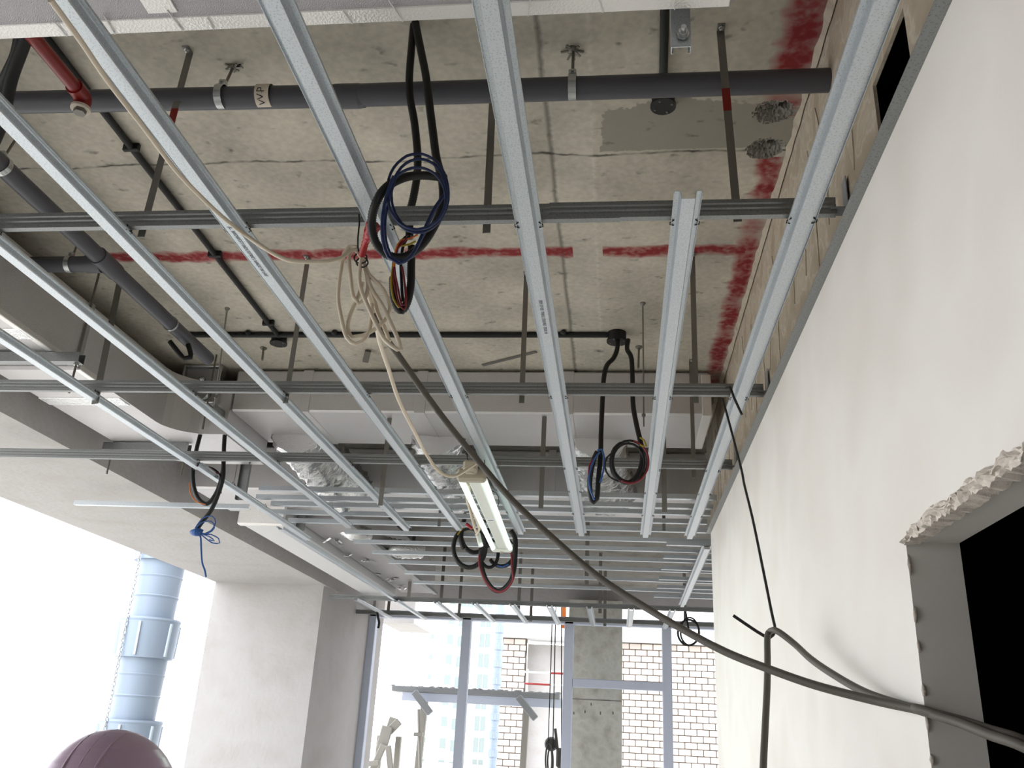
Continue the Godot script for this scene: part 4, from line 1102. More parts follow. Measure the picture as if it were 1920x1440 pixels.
func build_pipes():
	# grey drain pipe across the room
	var y := 3.30
	var A := Vector3(-1.861, 3.300, -1.980); var B := Vector3(0.567, 3.300, -2.012)
	A.y = y; B.y = y
	var dir := (B - A).normalized()
	var r := 0.033
	var t := thing("drain_pipe", "dark grey plastic drain pipe crossing under the slab into the right wall", "pipe", (A + B) / 2, "grey plastic drain pipes")
	var st := begin()
	rod(st, A - dir * 0.9, Vector3(-0.806, 3.300, -2.008), r, 28)
	rod(st, Vector3(-0.806, 3.300, -2.008), B + dir * 0.06, r, 28)
	obj("tube", st, M.pvc, t)
	st = begin()
	var s := Vector3(-0.823, 3.300, -2.010)
	lathe(st, s, dir, [[0.0, r], [0.0, r + 0.003], [0.07, r + 0.003], [0.085, r]], 28)
	obj("socket", st, M.pvc, t)
	pipe_clamp(t, Vector3(-1.164, 3.300, -1.993), dir, r, Vector3(-1.174, 3.450, -2.038))
	pipe_clamp(t, Vector3(-0.135, 3.300, -2.004), dir, r, Vector3(-0.137, 3.450, -2.020))
	# paper wrap with the marker letters V.P.
	var lc := Vector3(-1.033, 3.300, -1.997)
	st = begin()
	lathe(st, lc - dir * 0.020, dir, [[0.0, r], [0.0, r + 0.0012], [0.042, r + 0.0012], [0.042, r]], 28)
	var tape := obj("paper_wrap", st, M.label, t)
	var letters := begin()
	var side := Vector3(0, -1, 0)
	var to_eye := (Vector3(0, 1.6, 0) - lc)
	to_eye = (to_eye - dir * to_eye.dot(dir)).normalized()
	var around := -dir.cross(to_eye).normalized()
	var at := func(u: float, v: float) -> Vector3:   # u along the pipe, v round it
		var a := v / r
		return lc + dir * u + (to_eye * cos(a) + around * sin(a)) * (r + 0.0022)
	var strokes := [[[-0.010, -0.024], [0.008, -0.018], [-0.008, -0.010]], [[-0.012, -0.008], [0.006, -0.002], [-0.002, 0.003]], [[0.006, -0.002], [-0.012, 0.006]], [[0.003, 0.010], [0.0045, 0.011]], [[-0.012, 0.014], [0.010, 0.014]], [[-0.012, 0.014], [-0.009, 0.024], [0.0, 0.024], [0.001, 0.014]]]
	for sk in strokes:
		for i in sk.size() - 1:
			var pts := PackedVector3Array()
			for k in 6:
				var w := k / 5.0
				pts.append(at.call(lerpf(sk[i][0], sk[i + 1][0], w), lerpf(sk[i][1], sk[i + 1][1], w)))
			tube(letters, pts, 0.0011, 5)
	obj("marker_letters", letters, M.ink, tape)
	# second drain pipe along the left side with a branch into the duct
	var P := Vector3(-2.084, 3.320, -2.292); var Q := Vector3(-2.100, 3.320, -3.633)
	P.x = Q.x
	t = thing("drain_pipe", "grey plastic drain pipe running lengthwise at left with a branch", "pipe", (P + Q) / 2, "grey plastic drain pipes")
	st = begin(); rod(st, P + Vector3(0, 0, 0.75), Q - Vector3(0, 0, 0.35), r, 26); obj("tube", st, M.pvc, t)
	var br := Vector3(Q.x, 3.32, Vector3(-2.159, 3.320, -2.999).z)
	st = begin()
	lathe(st, br + Vector3(0, 0, 0.07), Vector3(0, 0, -1), [[0.0, r], [0.0, r + 0.005], [0.14, r + 0.005], [0.14, r]], 26)
	lathe(st, br, Vector3(-1, 0, 0), [[0.02, r + 0.005], [0.085, r + 0.005], [0.085, r], [0.09, r]], 26)
	obj("tee", st, M.pvc, t)
	st = begin(); rod(st, br, br + Vector3(-0.5, 0, 0), r, 26); obj("branch", st, M.pvc, t)
	pipe_clamp(t, br + Vector3(-0.16, 0, 0), Vector3(-1, 0, 0), r, br + Vector3(-0.15, 0.13, 0))
	st = begin(); lathe(st, Vector3(Q.x, 3.32, Vector3(-2.103, 3.320, -3.562).z), Vector3(0, 0, -1), [[0.0, r], [0.0, r + 0.004], [0.012, r + 0.004], [0.012, r]], 24); obj("ring", st, M.zinc, t)
	pipe_clamp(t, Vector3(P.x, 3.32, Vector3(-2.085, 3.320, -2.322).z), Vector3(0, 0, -1), r, Vector3(P.x + 0.03, SLAB, Vector3(-2.085, 3.320, -2.322).z))
	# red sprinkler pipe with elbow and plug
	var e := Vector3(-1.495, 3.200, -1.860)
	t = thing("sprinkler_pipe", "red sprinkler pipe ending in a plugged elbow below the drain pipe", "pipe", e)
	st = begin(); rod(st, e + (Vector3(-1.462, 3.164, -1.620) - e) * 2.2, e + (Vector3(-1.462, 3.164, -1.620) - e).normalized() * 0.02, 0.0185, 20); obj("tube", st, M.red_pipe, t)
	var back := (Vector3(-1.462, 3.164, -1.620) - e).normalized()
	st = begin()
	wire(st, [e + back * 0.06, e + back * 0.03, e + back * 0.008 + Vector3(0, -0.003, 0), e + Vector3(0, -0.015, 0), e + Vector3(0, -0.04, 0)], 0.0235, 18, 0.006)
	obj("elbow", st, M.red_pipe, t)
	st = begin(); lathe(st, e + Vector3(0, -0.034, 0), Vector3.DOWN, [[0.0, 0.018], [0.0, 0.0265], [0.008, 0.0265], [0.008, 0.0]], 20); obj("thread_tape", st, M.label, t)
	st = begin(); lathe(st, e + Vector3(0, -0.042, 0), Vector3.DOWN, [[0.0, 0.0], [0.0, 0.017], [0.012, 0.017], [0.012, 0.0]], 6); obj("plug", st, M.rod, t)
	# black conduits on the slab
	var cg := "black conduits on the slab"
	var ca := Vector3(-1.679, 3.435, -1.871); var cb := Vector3(-1.730, 3.435, -3.967)
	t = thing("slab_conduit", "straight black conduit running lengthwise on the slab at left", "conduit", (ca + cb) / 2, cg)
	st = begin(); rod(st, ca + (ca - cb) * 0.3, cb, 0.0125, 10); obj("tube", st, M.rubber, t)
	for k in [0.25, 0.6, 0.92]:
		var c: Vector3 = ca.lerp(cb, k)
		st = begin(); box(st, c + Vector3(-0.03, -0.014, -0.008), c + Vector3(0.03, 0.015, 0.008), 0.003); obj("saddle", st, M.rubber, t)
	round_box("round black conduit box where two conduits meet on the slab", Vector3(-1.744, 3.450, -3.999), 0.04, 0.04)
	ca = Vector3(-2.234, 3.435, -3.940); cb = Vector3(-0.029, 3.435, -3.945)
	t = thing("slab_conduit", "black conduit crossing the room on slab to the junction box", "conduit", (ca + cb) / 2, cg)
	st = begin(); rod(st, ca, cb, 0.0135, 10); obj("tube", st, M.rubber, t)
	for px in [Vector3(-1.881, 3.435, -3.902), Vector3(-1.426, 3.435, -3.904), Vector3(-0.271, 3.435, -3.907)]:
		st = begin(); lump(st, Vector3(px.x, 3.438, ca.z + 0.02), Vector3(0.016, 0.012, 0.016), 0.2, 0.5, 3, 10); obj("saddle", st, M.rubber, t)
	round_box("black junction box from which two cable drops hang", Vector3(-0.011, 3.450, -3.952), 0.045, 0.05)
	ca = Vector3(0.116, 3.435, -1.846); cb = Vector3(0.128, 3.435, -2.212)
	t = thing("slab_conduit", "short black conduit behind the strut, ending above the drain pipe", "conduit", (ca + cb) / 2, cg)
	st = begin(); rod(st, ca + (ca - cb) * 0.6, cb, 0.0125, 10); obj("tube", st, M.rubber, t)
	round_box("black round box half hidden by the drain pipe at right", Vector3(0.130, 3.450, -2.243), 0.035, 0.035)
	# pair of black hoses at the top left
	t = thing("hanging_conduit", "pair of thick black conduits hanging at the upper left edge", "conduit", Vector3(-1.587, 3.128, -1.700))
	st = begin(); wire(st, [Vector3(-1.450, 3.183, -1.560), Vector3(-1.497, 3.145, -1.607), Vector3(-1.545, 3.088, -1.655), Vector3(-1.579, 3.027, -1.703), Vector3(-1.621, 3.019, -1.750), Vector3(-1.684, 2.902, -1.800)], 0.016, 12); obj("tube", st, M.rubber, t)
	st = begin(); wire(st, [Vector3(-1.498, 3.205, -1.580), Vector3(-1.537, 3.157, -1.637), Vector3(-1.599, 3.123, -1.693), Vector3(-1.659, 3.086, -1.750), Vector3(-1.735, 2.971, -1.800)], 0.014, 12); obj("tube", st, M.rubber, t)
	st = begin(); wire(st, [Vector3(-2.164, 3.289, -3.700), Vector3(-2.129, 3.251, -3.710), Vector3(-2.084, 3.208, -3.720), Vector3(-2.056, 3.218, -3.730), Vector3(-2.091, 3.293, -3.740), Vector3(-2.124, 3.335, -3.750)], 0.012, 10)
	tag(obj("conduit_loop", st, M.rubber), "small black conduit loop tucked by the left duct bend", "conduit", "black conduits on the slab")

func round_box(label: String, top: Vector3, r: float, h: float):
	var t := thing("conduit_box", label, "junction box", top, "black conduit boxes")
	var st := begin()
	lathe(st, top, Vector3.DOWN, [[0.0, r], [h * 0.8, r], [h * 0.8, r * 1.12], [h, r * 1.12], [h, 0.0]], 22)
	obj("body", st, M.rubber, t)
	st = begin()
	for a in [0.4, 2.0, 3.6, 5.2]: lathe(st, top + Vector3(cos(a) * r * 0.8, -h, sin(a) * r * 0.8), Vector3.DOWN, [[0.0, 0.004], [0.003, 0.003], [0.003, 0.0]], 6)
	obj("screw", st, M.rod, t)
# ---------------------------------------------------------------- lamp
func build_lamp():
	var a := Vector3(-0.674, 2.700, -3.909); var b := Vector3(-0.726, 2.700, -5.511)
	b.y = 2.69
	var d := (b - a).normalized()
	var r := d.cross(Vector3.UP).normalized()
	var u := r.cross(d)
	var l := a.distance_to(b)
	var xf := Transform3D(Basis(r, u, -d), (a + b) / 2)
	var t := thing("batten_lamp", "lit twin-tube fluorescent batten hung crooked below a furring channel", "lamp", (a + b) / 2)
	var st := begin()
	box(st, Vector3(-0.026, 0.012, -l / 2), Vector3(0.044, 0.03, l / 2), 0.006, xf); obj("tray", st, M.lamp_body, t)
	st = begin(); box(st, Vector3(-0.022, -0.012, -l / 2 + 0.03), Vector3(0.040, 0.014, l / 2 - 0.03), 0.006, xf); obj("spine", st, M.lamp_body, t)
	for s in [-0.052, 0.056]:
		st = begin(); rod(st, xf * Vector3(s, -0.008, -l / 2 + 0.03), xf * Vector3(s, -0.008, l / 2 - 0.03), 0.0145, 16); obj("fluorescent_tube", st, M.tube, t)
	for s in [-1.0, 1.0]:
		st = begin(); box(st, Vector3(-0.068, -0.026, s * l / 2 - 0.03), Vector3(0.068, 0.034, s * l / 2 + 0.02), 0.012, xf)
		obj("end_cap", st, M.lamp_cap if s > 0 else M.lamp_body, t)
	st = begin(); box(st, Vector3(-0.03, 0.0, l / 2 + 0.02), Vector3(0.03, 0.05, l / 2 + 0.10), 0.01, xf)
	lathe(st, xf * Vector3(0, 0.0, l / 2 + 0.06), -u, [[0.0, 0.018], [0.004, 0.018], [0.004, 0.0]], 14)
	obj("terminal_box", st, M.lamp_cap, t)
	st = begin(); lathe(st, xf * Vector3(0, -0.02, -l / 2 - 0.005), -u, [[0.0, 0.013], [0.012, 0.011], [0.016, 0.0]], 14); obj("lamp_knob", st, M.lamp_cap, t)
	st = begin(); box(st, Vector3(-0.006, -0.0135, -0.02), Vector3(0.022, -0.0115, -0.012), 0.0, xf); obj("blue_mark", st, M.blue_pale, t)
	for k in [0.04, 0.5]:
		var p := a.lerp(b, k)
		st = begin(); wire(st, [p + u * 0.03, p + Vector3(-0.03, 0.09, 0), p + Vector3(-0.035, 0.15, 0), p + Vector3(0.03, 0.14, 0), p + Vector3(0.05, 0.085, 0), p + u * 0.03 + r * 0.03], 0.0022, 5); obj("tie_wire", st, M.steel_wire, t)
	var al := AreaLight3D.new()
	al.name = "lamp_light"
	al.area_size = Vector2(0.12, l)
	al.light_color = Color(0.90, 1.0, 0.95); al.light_energy = 1.2
	al.shadow_enabled = true
	add_child(al)
	al.transform = Transform3D(Basis(r, d, r.cross(d)), (a + b) / 2 - u * 0.035)

# ---------------------------------------------------------------- cables
func part_wire(parent, called: String, pts: Array, r: float, m: Material, seg := 8):
	var st := begin(); wire(st, pts, r, seg, 0.015)
	return obj(called, st, m, parent)

func part_ribbed(parent, pts: Array, r := 0.0115):
	var st := begin(); ribbed(st, pts, r)
	return obj("conduit", st, M.conduit, parent)

func build_cables():
	# big coil in front of the first runner
	var t := thing("cable_coil", "big black conduit coil with blue cable rings at the first runner", "cable coil", Vector3(-0.514, 2.826, -1.850))
	part_ribbed(t, [Vector3(-0.582, 3.458, -1.900), Vector3(-0.584, 3.378, -1.912), Vector3(-0.585, 3.295, -1.925), Vector3(-0.581, 3.232, -1.938), Vector3(-0.563, 3.151, -1.950), Vector3(-0.548, 3.054, -1.962), Vector3(-0.547, 2.994, -1.975), Vector3(-0.554, 2.934, -1.988), Vector3(-0.562, 2.900, -2.000), Vector3(-0.565, 2.863, -2.020), Vector3(-0.562, 2.829, -2.020)])
	part_ribbed(t, [Vector3(-0.575, 3.448, -1.890), Vector3(-0.551, 3.352, -1.886), Vector3(-0.527, 3.256, -1.883), Vector3(-0.509, 3.163, -1.879), Vector3(-0.488, 3.055, -1.875), Vector3(-0.472, 2.976, -1.871), Vector3(-0.450, 2.900, -1.868), Vector3(-0.443, 2.826, -1.864), Vector3(-0.458, 2.762, -1.860), Vector3(-0.480, 2.688, -1.830), Vector3(-0.514, 2.650, -1.815), Vector3(-0.552, 2.649, -1.800), Vector3(-0.578, 2.674, -1.780), Vector3(-0.586, 2.717, -1.760), Vector3(-0.569, 2.756, -1.730), Vector3(-0.549, 2.802, -1.740), Vector3(-0.522, 2.861, -1.790), Vector3(-0.479, 2.885, -1.820), Vector3(-0.437, 2.897, -1.850)])
	part_wire(t, "blue_cable", [Vector3(-0.557, 2.833, -1.760), Vector3(-0.553, 2.851, -1.759), Vector3(-0.547, 2.867, -1.759), Vector3(-0.538, 2.880, -1.758), Vector3(-0.528, 2.891, -1.758), Vector3(-0.517, 2.899, -1.757), Vector3(-0.504, 2.903, -1.757), Vector3(-0.491, 2.904, -1.756), Vector3(-0.477, 2.902, -1.756), Vector3(-0.463, 2.895, -1.755), Vector3(-0.450, 2.886, -1.754), Vector3(-0.438, 2.874, -1.754), Vector3(-0.428, 2.859, -1.753), Vector3(-0.419, 2.843, -1.753), Vector3(-0.412, 2.824, -1.752), Vector3(-0.407, 2.805, -1.752), Vector3(-0.404, 2.785, -1.751), Vector3(-0.403, 2.766, -1.751), Vector3(-0.405, 2.747, -1.750), Vector3(-0.409, 2.730, -1.749), Vector3(-0.415, 2.714, -1.749), Vector3(-0.423, 2.701, -1.748), Vector3(-0.433, 2.690, -1.748), Vector3(-0.443, 2.682, -1.747), Vector3(-0.455, 2.677, -1.747), Vector3(-0.468, 2.675, -1.746), Vector3(-0.480, 2.677, -1.746), Vector3(-0.493, 2.681, -1.745), Vector3(-0.505, 2.689, -1.744), Vector3(-0.517, 2.700, -1.744), Vector3(-0.527, 2.713, -1.743), Vector3(-0.536, 2.728, -1.743), Vector3(-0.543, 2.745, -1.742), Vector3(-0.548, 2.763, -1.742), Vector3(-0.551, 2.782, -1.741), Vector3(-0.552, 2.801, -1.741), Vector3(-0.550, 2.819, -1.740)], 0.0036, M.blue)
	part_wire(t, "blue_cable", [Vector3(-0.536, 2.768, -1.730), Vector3(-0.537, 2.787, -1.731), Vector3(-0.536, 2.804, -1.732), Vector3(-0.533, 2.821, -1.732), Vector3(-0.527, 2.836, -1.733), Vector3(-0.521, 2.849, -1.734), Vector3(-0.512, 2.860, -1.735), Vector3(-0.502, 2.868, -1.736), Vector3(-0.491, 2.873, -1.737), Vector3(-0.480, 2.875, -1.738), Vector3(-0.468, 2.873, -1.738), Vector3(-0.457, 2.869, -1.739), Vector3(-0.445, 2.862, -1.740), Vector3(-0.435, 2.851, -1.741), Vector3(-0.426, 2.839, -1.742), Vector3(-0.418, 2.825, -1.742), Vector3(-0.412, 2.809, -1.743), Vector3(-0.408, 2.792, -1.744), Vector3(-0.406, 2.775, -1.745), Vector3(-0.406, 2.758, -1.746), Vector3(-0.408, 2.742, -1.747), Vector3(-0.411, 2.727, -1.748), Vector3(-0.417, 2.714, -1.748), Vector3(-0.424, 2.702, -1.749), Vector3(-0.433, 2.693, -1.750), Vector3(-0.443, 2.687, -1.751), Vector3(-0.454, 2.683, -1.752), Vector3(-0.466, 2.682, -1.753), Vector3(-0.478, 2.684, -1.753), Vector3(-0.490, 2.689, -1.754), Vector3(-0.501, 2.697, -1.755), Vector3(-0.512, 2.708, -1.756), Vector3(-0.521, 2.721, -1.757), Vector3(-0.530, 2.736, -1.758), Vector3(-0.537, 2.753, -1.758), Vector3(-0.542, 2.770, -1.759), Vector3(-0.545, 2.789, -1.760)], 0.0036, M.blue)
	part_wire(t, "blue_cable", [Vector3(-0.546, 2.781, -1.740), Vector3(-0.544, 2.796, -1.739), Vector3(-0.540, 2.809, -1.739), Vector3(-0.534, 2.821, -1.738), Vector3(-0.527, 2.831, -1.738), Vector3(-0.517, 2.839, -1.737), Vector3(-0.506, 2.845, -1.737), Vector3(-0.495, 2.848, -1.736), Vector3(-0.482, 2.849, -1.736), Vector3(-0.470, 2.847, -1.735), Vector3(-0.458, 2.842, -1.734), Vector3(-0.446, 2.835, -1.734), Vector3(-0.435, 2.826, -1.733), Vector3(-0.425, 2.814, -1.733), Vector3(-0.417, 2.801, -1.732), Vector3(-0.411, 2.787, -1.732), Vector3(-0.407, 2.772, -1.731), Vector3(-0.404, 2.757, -1.731), Vector3(-0.404, 2.742, -1.730), Vector3(-0.406, 2.727, -1.729), Vector3(-0.410, 2.714, -1.729), Vector3(-0.415, 2.702, -1.728), Vector3(-0.423, 2.691, -1.728), Vector3(-0.432, 2.683, -1.727), Vector3(-0.442, 2.676, -1.727), Vector3(-0.453, 2.673, -1.726), Vector3(-0.464, 2.671, -1.726), Vector3(-0.476, 2.672, -1.725), Vector3(-0.488, 2.676, -1.724), Vector3(-0.499, 2.682, -1.724), Vector3(-0.509, 2.690, -1.723), Vector3(-0.518, 2.700, -1.723), Vector3(-0.526, 2.712, -1.722), Vector3(-0.533, 2.725, -1.722), Vector3(-0.537, 2.739, -1.721), Vector3(-0.539, 2.753, -1.721), Vector3(-0.540, 2.768, -1.720)], 0.0036, M.blue)
	part_wire(t, "blue_cable", [Vector3(-0.530, 2.808, -1.710), Vector3(-0.544, 2.754, -1.717), Vector3(-0.549, 2.700, -1.724), Vector3(-0.544, 2.647, -1.731), Vector3(-0.528, 2.606, -1.738), Vector3(-0.504, 2.593, -1.745), Vector3(-0.480, 2.614, -1.752), Vector3(-0.466, 2.656, -1.759), Vector3(-0.453, 2.710, -1.766), Vector3(-0.436, 2.766, -1.773), Vector3(-0.417, 2.805, -1.780)], 0.0042, M.blue)
	part_wire(t, "blue_cable", [Vector3(-0.527, 2.812, -1.720), Vector3(-0.539, 2.758, -1.728), Vector3(-0.546, 2.705, -1.736), Vector3(-0.540, 2.652, -1.743), Vector3(-0.522, 2.611, -1.751), Vector3(-0.499, 2.607, -1.759), Vector3(-0.477, 2.636, -1.767), Vector3(-0.459, 2.690, -1.774), Vector3(-0.444, 2.750, -1.782), Vector3(-0.426, 2.800, -1.790)], 0.0036, M.blue)
	# wires out of the first conduit, looped back into black sleeve
	t = thing("wire_bundle", "black sleeve with yellow and red wires hanging under blue-ringed coil", "wire bundle", Vector3(-0.573, 2.708, -2.020))
	part_ribbed(t, [Vector3(-0.553, 2.801, -2.020), Vector3(-0.549, 2.740, -2.020), Vector3(-0.545, 2.684, -2.020), Vector3(-0.550, 2.632, -2.020), Vector3(-0.563, 2.609, -2.020), Vector3(-0.579, 2.626, -2.020), Vector3(-0.589, 2.660, -2.020), Vector3(-0.595, 2.708, -2.020)])
	part_wire(t, "black_wire", [Vector3(-0.565, 2.838, -2.020), Vector3(-0.585, 2.811, -2.016), Vector3(-0.593, 2.768, -2.012), Vector3(-0.592, 2.709, -2.008), Vector3(-0.580, 2.644, -2.004), Vector3(-0.565, 2.611, -2.000)], 0.004, M.rubber)
	part_wire(t, "black_wire", [Vector3(-0.559, 2.828, -2.010), Vector3(-0.572, 2.801, -2.007), Vector3(-0.574, 2.747, -2.005), Vector3(-0.565, 2.682, -2.002), Vector3(-0.556, 2.627, -2.000)], 0.004, M.rubber)
	part_wire(t, "yellow_wire", [Vector3(-0.538, 2.805, -2.000), Vector3(-0.554, 2.795, -1.999), Vector3(-0.582, 2.789, -1.998), Vector3(-0.592, 2.743, -1.998), Vector3(-0.591, 2.679, -1.997), Vector3(-0.580, 2.632, -1.996), Vector3(-0.563, 2.606, -1.995)], 0.0028, M.yellow)
	part_wire(t, "red_wire", [Vector3(-0.564, 2.809, -2.000), Vector3(-0.589, 2.776, -1.999), Vector3(-0.592, 2.719, -1.998), Vector3(-0.577, 2.656, -1.996), Vector3(-0.561, 2.610, -1.995), Vector3(-0.548, 2.600, -1.994), Vector3(-0.545, 2.630, -1.992), Vector3(-0.559, 2.700, -1.991), Vector3(-0.565, 2.723, -1.990)], 0.0028, M.red_wire)
	part_wire(t, "red_wire", [Vector3(-0.560, 2.813, -1.995), Vector3(-0.584, 2.780, -1.994), Vector3(-0.586, 2.724, -1.992), Vector3(-0.570, 2.660, -1.991), Vector3(-0.555, 2.610, -1.989), Vector3(-0.545, 2.610, -1.988), Vector3(-0.549, 2.650, -1.986), Vector3(-0.559, 2.704, -1.985)], 0.0026, M.red_wire)
	part_wire(t, "orange_wire", [Vector3(-0.535, 2.825, -2.000), Vector3(-0.549, 2.814, -1.997), Vector3(-0.577, 2.806, -1.995), Vector3(-0.588, 2.773, -1.992), Vector3(-0.586, 2.723, -1.990)], 0.0026, M.orange)
	# cream cable hank with red tape
	t = thing("cream_cable_hank", "hank of cream cable loops tied with red tape at first runner", "cable hank", Vector3(-0.647, 2.659, -1.930))
	var cr := 0.0053
	part_wire(t, "cable", [Vector3(-0.657, 2.716, -1.920), Vector3(-0.671, 2.743, -1.921), Vector3(-0.690, 2.745, -1.922), Vector3(-0.702, 2.726, -1.923), Vector3(-0.705, 2.657, -1.924), Vector3(-0.702, 2.597, -1.925), Vector3(-0.686, 2.538, -1.926), Vector3(-0.668, 2.491, -1.927), Vector3(-0.642, 2.473, -1.928), Vector3(-0.617, 2.495, -1.929), Vector3(-0.612, 2.539, -1.930), Vector3(-0.615, 2.584, -1.930)], cr, M.cream)
	part_wire(t, "cable", [Vector3(-0.657, 2.718, -1.930), Vector3(-0.682, 2.743, -1.929), Vector3(-0.690, 2.720, -1.927), Vector3(-0.676, 2.650, -1.926), Vector3(-0.663, 2.601, -1.925), Vector3(-0.646, 2.581, -1.924), Vector3(-0.632, 2.595, -1.922), Vector3(-0.628, 2.632, -1.921), Vector3(-0.642, 2.684, -1.920)], cr, M.cream)
	part_wire(t, "cable", [Vector3(-0.650, 2.713, -1.910), Vector3(-0.651, 2.664, -1.911), Vector3(-0.643, 2.619, -1.912), Vector3(-0.618, 2.567, -1.912), Vector3(-0.591, 2.517, -1.913), Vector3(-0.566, 2.477, -1.914), Vector3(-0.533, 2.452, -1.915), Vector3(-0.524, 2.453, -1.916), Vector3(-0.532, 2.475, -1.917), Vector3(-0.553, 2.516, -1.917), Vector3(-0.582, 2.570, -1.918), Vector3(-0.618, 2.623, -1.919), Vector3(-0.642, 2.684, -1.920)], cr, M.cream)
	part_wire(t, "cable", [Vector3(-0.647, 2.700, -1.920), Vector3(-0.629, 2.662, -1.922), Vector3(-0.598, 2.633, -1.923), Vector3(-0.574, 2.596, -1.925), Vector3(-0.566, 2.567, -1.927), Vector3(-0.576, 2.538, -1.928), Vector3(-0.601, 2.513, -1.930), Vector3(-0.629, 2.498, -1.932), Vector3(-0.656, 2.494, -1.933), Vector3(-0.671, 2.520, -1.935), Vector3(-0.670, 2.557, -1.937), Vector3(-0.655, 2.611, -1.938), Vector3(-0.649, 2.650, -1.940)], cr, M.cream)
	part_wire(t, "cable", [Vector3(-0.654, 2.714, -1.930), Vector3(-0.633, 2.646, -1.934), Vector3(-0.613, 2.603, -1.938), Vector3(-0.602, 2.567, -1.942), Vector3(-0.582, 2.529, -1.946), Vector3(-0.565, 2.490, -1.950)], cr, M.cream)
	part_wire(t, "tie_ring", [Vector3(-0.633, 2.698, -1.900), Vector3(-0.634, 2.693, -1.903), Vector3(-0.639, 2.689, -1.906), Vector3(-0.647, 2.688, -1.909), Vector3(-0.655, 2.689, -1.911), Vector3(-0.663, 2.694, -1.914), Vector3(-0.669, 2.701, -1.917), Vector3(-0.673, 2.710, -1.920), Vector3(-0.673, 2.718, -1.923), Vector3(-0.670, 2.725, -1.926), Vector3(-0.665, 2.730, -1.929), Vector3(-0.658, 2.731, -1.931), Vector3(-0.652, 2.730, -1.934), Vector3(-0.647, 2.726, -1.937), Vector3(-0.646, 2.721, -1.940)], 0.0022, M.rubber, 6)
	part_wire(t, "tie_ring", [Vector3(-0.629, 2.681, -1.900), Vector3(-0.633, 2.678, -1.904), Vector3(-0.640, 2.676, -1.907), Vector3(-0.648, 2.678, -1.911), Vector3(-0.655, 2.682, -1.914), Vector3(-0.662, 2.689, -1.918), Vector3(-0.666, 2.697, -1.921), Vector3(-0.667, 2.705, -1.925), Vector3(-0.665, 2.712, -1.929), Vector3(-0.661, 2.717, -1.932), Vector3(-0.655, 2.720, -1.936), Vector3(-0.650, 2.720, -1.939), Vector3(-0.646, 2.717, -1.943), Vector3(-0.644, 2.713, -1.946), Vector3(-0.645, 2.709, -1.950)], 0.0022, M.rubber, 6)
	part_wire(t, "tie_wire", [Vector3(-0.679, 2.846, -1.930), Vector3(-0.672, 2.813, -1.923), Vector3(-0.669, 2.769, -1.917), Vector3(-0.661, 2.725, -1.910), Vector3(-0.652, 2.710, -1.910)], 0.0022, M.rubber, 6)
	var st := begin()
	var fn := FastNoiseLite.new(); fn.seed = 8; fn.frequency = 1.0
	var tp := resample(smooth([Vector3(-0.586, 2.722, -1.780), Vector3(-0.599, 2.709, -1.800), Vector3(-0.622, 2.714, -1.845), Vector3(-0.644, 2.701, -1.890)], 0.005), 0.003)
	tube(st, tp, func(s, a): return lerpf(0.0185, 0.0085, clampf(s / 0.075, 0, 1)) * (1.0 + 0.35 * fn.get_noise_2d(s * 240.0, a * 2.0)), 14)
	obj("red_tape", st, M.red_tape, t)
	# cream cable coming along the printed furring channel
	st = begin(); wire(st, [Vector3(-1.000, 2.764, -1.100), Vector3(-1.005, 2.767, -1.200), Vector3(-1.015, 2.770, -1.320), Vector3(-1.014, 2.769, -1.460), Vector3(-1.012, 2.765, -1.620), Vector3(-0.994, 2.766, -1.770), Vector3(-0.974, 2.758, -1.815), Vector3(-0.953, 2.752, -1.860), Vector3(-0.885, 2.707, -1.868), Vector3(-0.828, 2.680, -1.875), Vector3(-0.775, 2.679, -1.883), Vector3(-0.729, 2.684, -1.890), Vector3(-0.698, 2.697, -1.897), Vector3(-0.683, 2.723, -1.905), Vector3(-0.668, 2.730, -1.912), Vector3(-0.655, 2.716, -1.920)], 0.0055, 10)
	tag(obj("cream_cable", st, M.cream), "cream cable sagging from the printed channel to the taped hank", "cable", "cream cables")
	st = begin(); wire(st, [Vector3(-0.636, 2.632, -1.950), Vector3(-0.638, 2.598, -2.050), Vector3(-0.696, 2.650, -2.300), Vector3(-0.733, 2.670, -2.550), Vector3(-0.755, 2.655, -2.800), Vector3(-0.762, 2.640, -3.100), Vector3(-0.778, 2.645, -3.400), Vector3(-0.736, 2.599, -3.493), Vector3(-0.696, 2.608, -3.587), Vector3(-0.658, 2.666, -3.680), Vector3(-0.615, 2.713, -3.720)], 0.0068, 10)
	tag(obj("cream_cable", st, M.cream), "cream cable dropping from the taped hank to the lamp cap", "cable", "cream cables")
	# grey supply cable to the doorway
	st = begin(); wire(st, [Vector3(-0.614, 2.574, -1.970), Vector3(-0.602, 2.543, -2.050), Vector3(-0.591, 2.534, -2.125), Vector3(-0.534, 2.464, -2.200), Vector3(-0.468, 2.388, -2.275), Vector3(-0.384, 2.300, -2.350), Vector3(-0.289, 2.197, -2.350), Vector3(-0.168, 2.090, -2.350), Vector3(-0.052, 1.989, -2.300), Vector3(0.055, 1.915, -2.250), Vector3(0.152, 1.850, -2.175), Vector3(0.240, 1.796, -2.100), Vector3(0.320, 1.759, -2.035), Vector3(0.404, 1.725, -1.970), Vector3(0.498, 1.697, -1.895), Vector3(0.553, 1.681, -1.820), Vector3(0.571, 1.669, -1.765), Vector3(0.591, 1.658, -1.720), Vector3(0.611, 1.638, -1.640), Vector3(0.633, 1.619, -1.560), Vector3(0.723, 1.556, -1.500), Vector3(0.891, 1.418, -1.600)], 0.0088, 12)
	tag(obj("supply_cable", st, M.grey_cable), "long grey-brown cable slung from the hank past lamp into doorway", "cable")
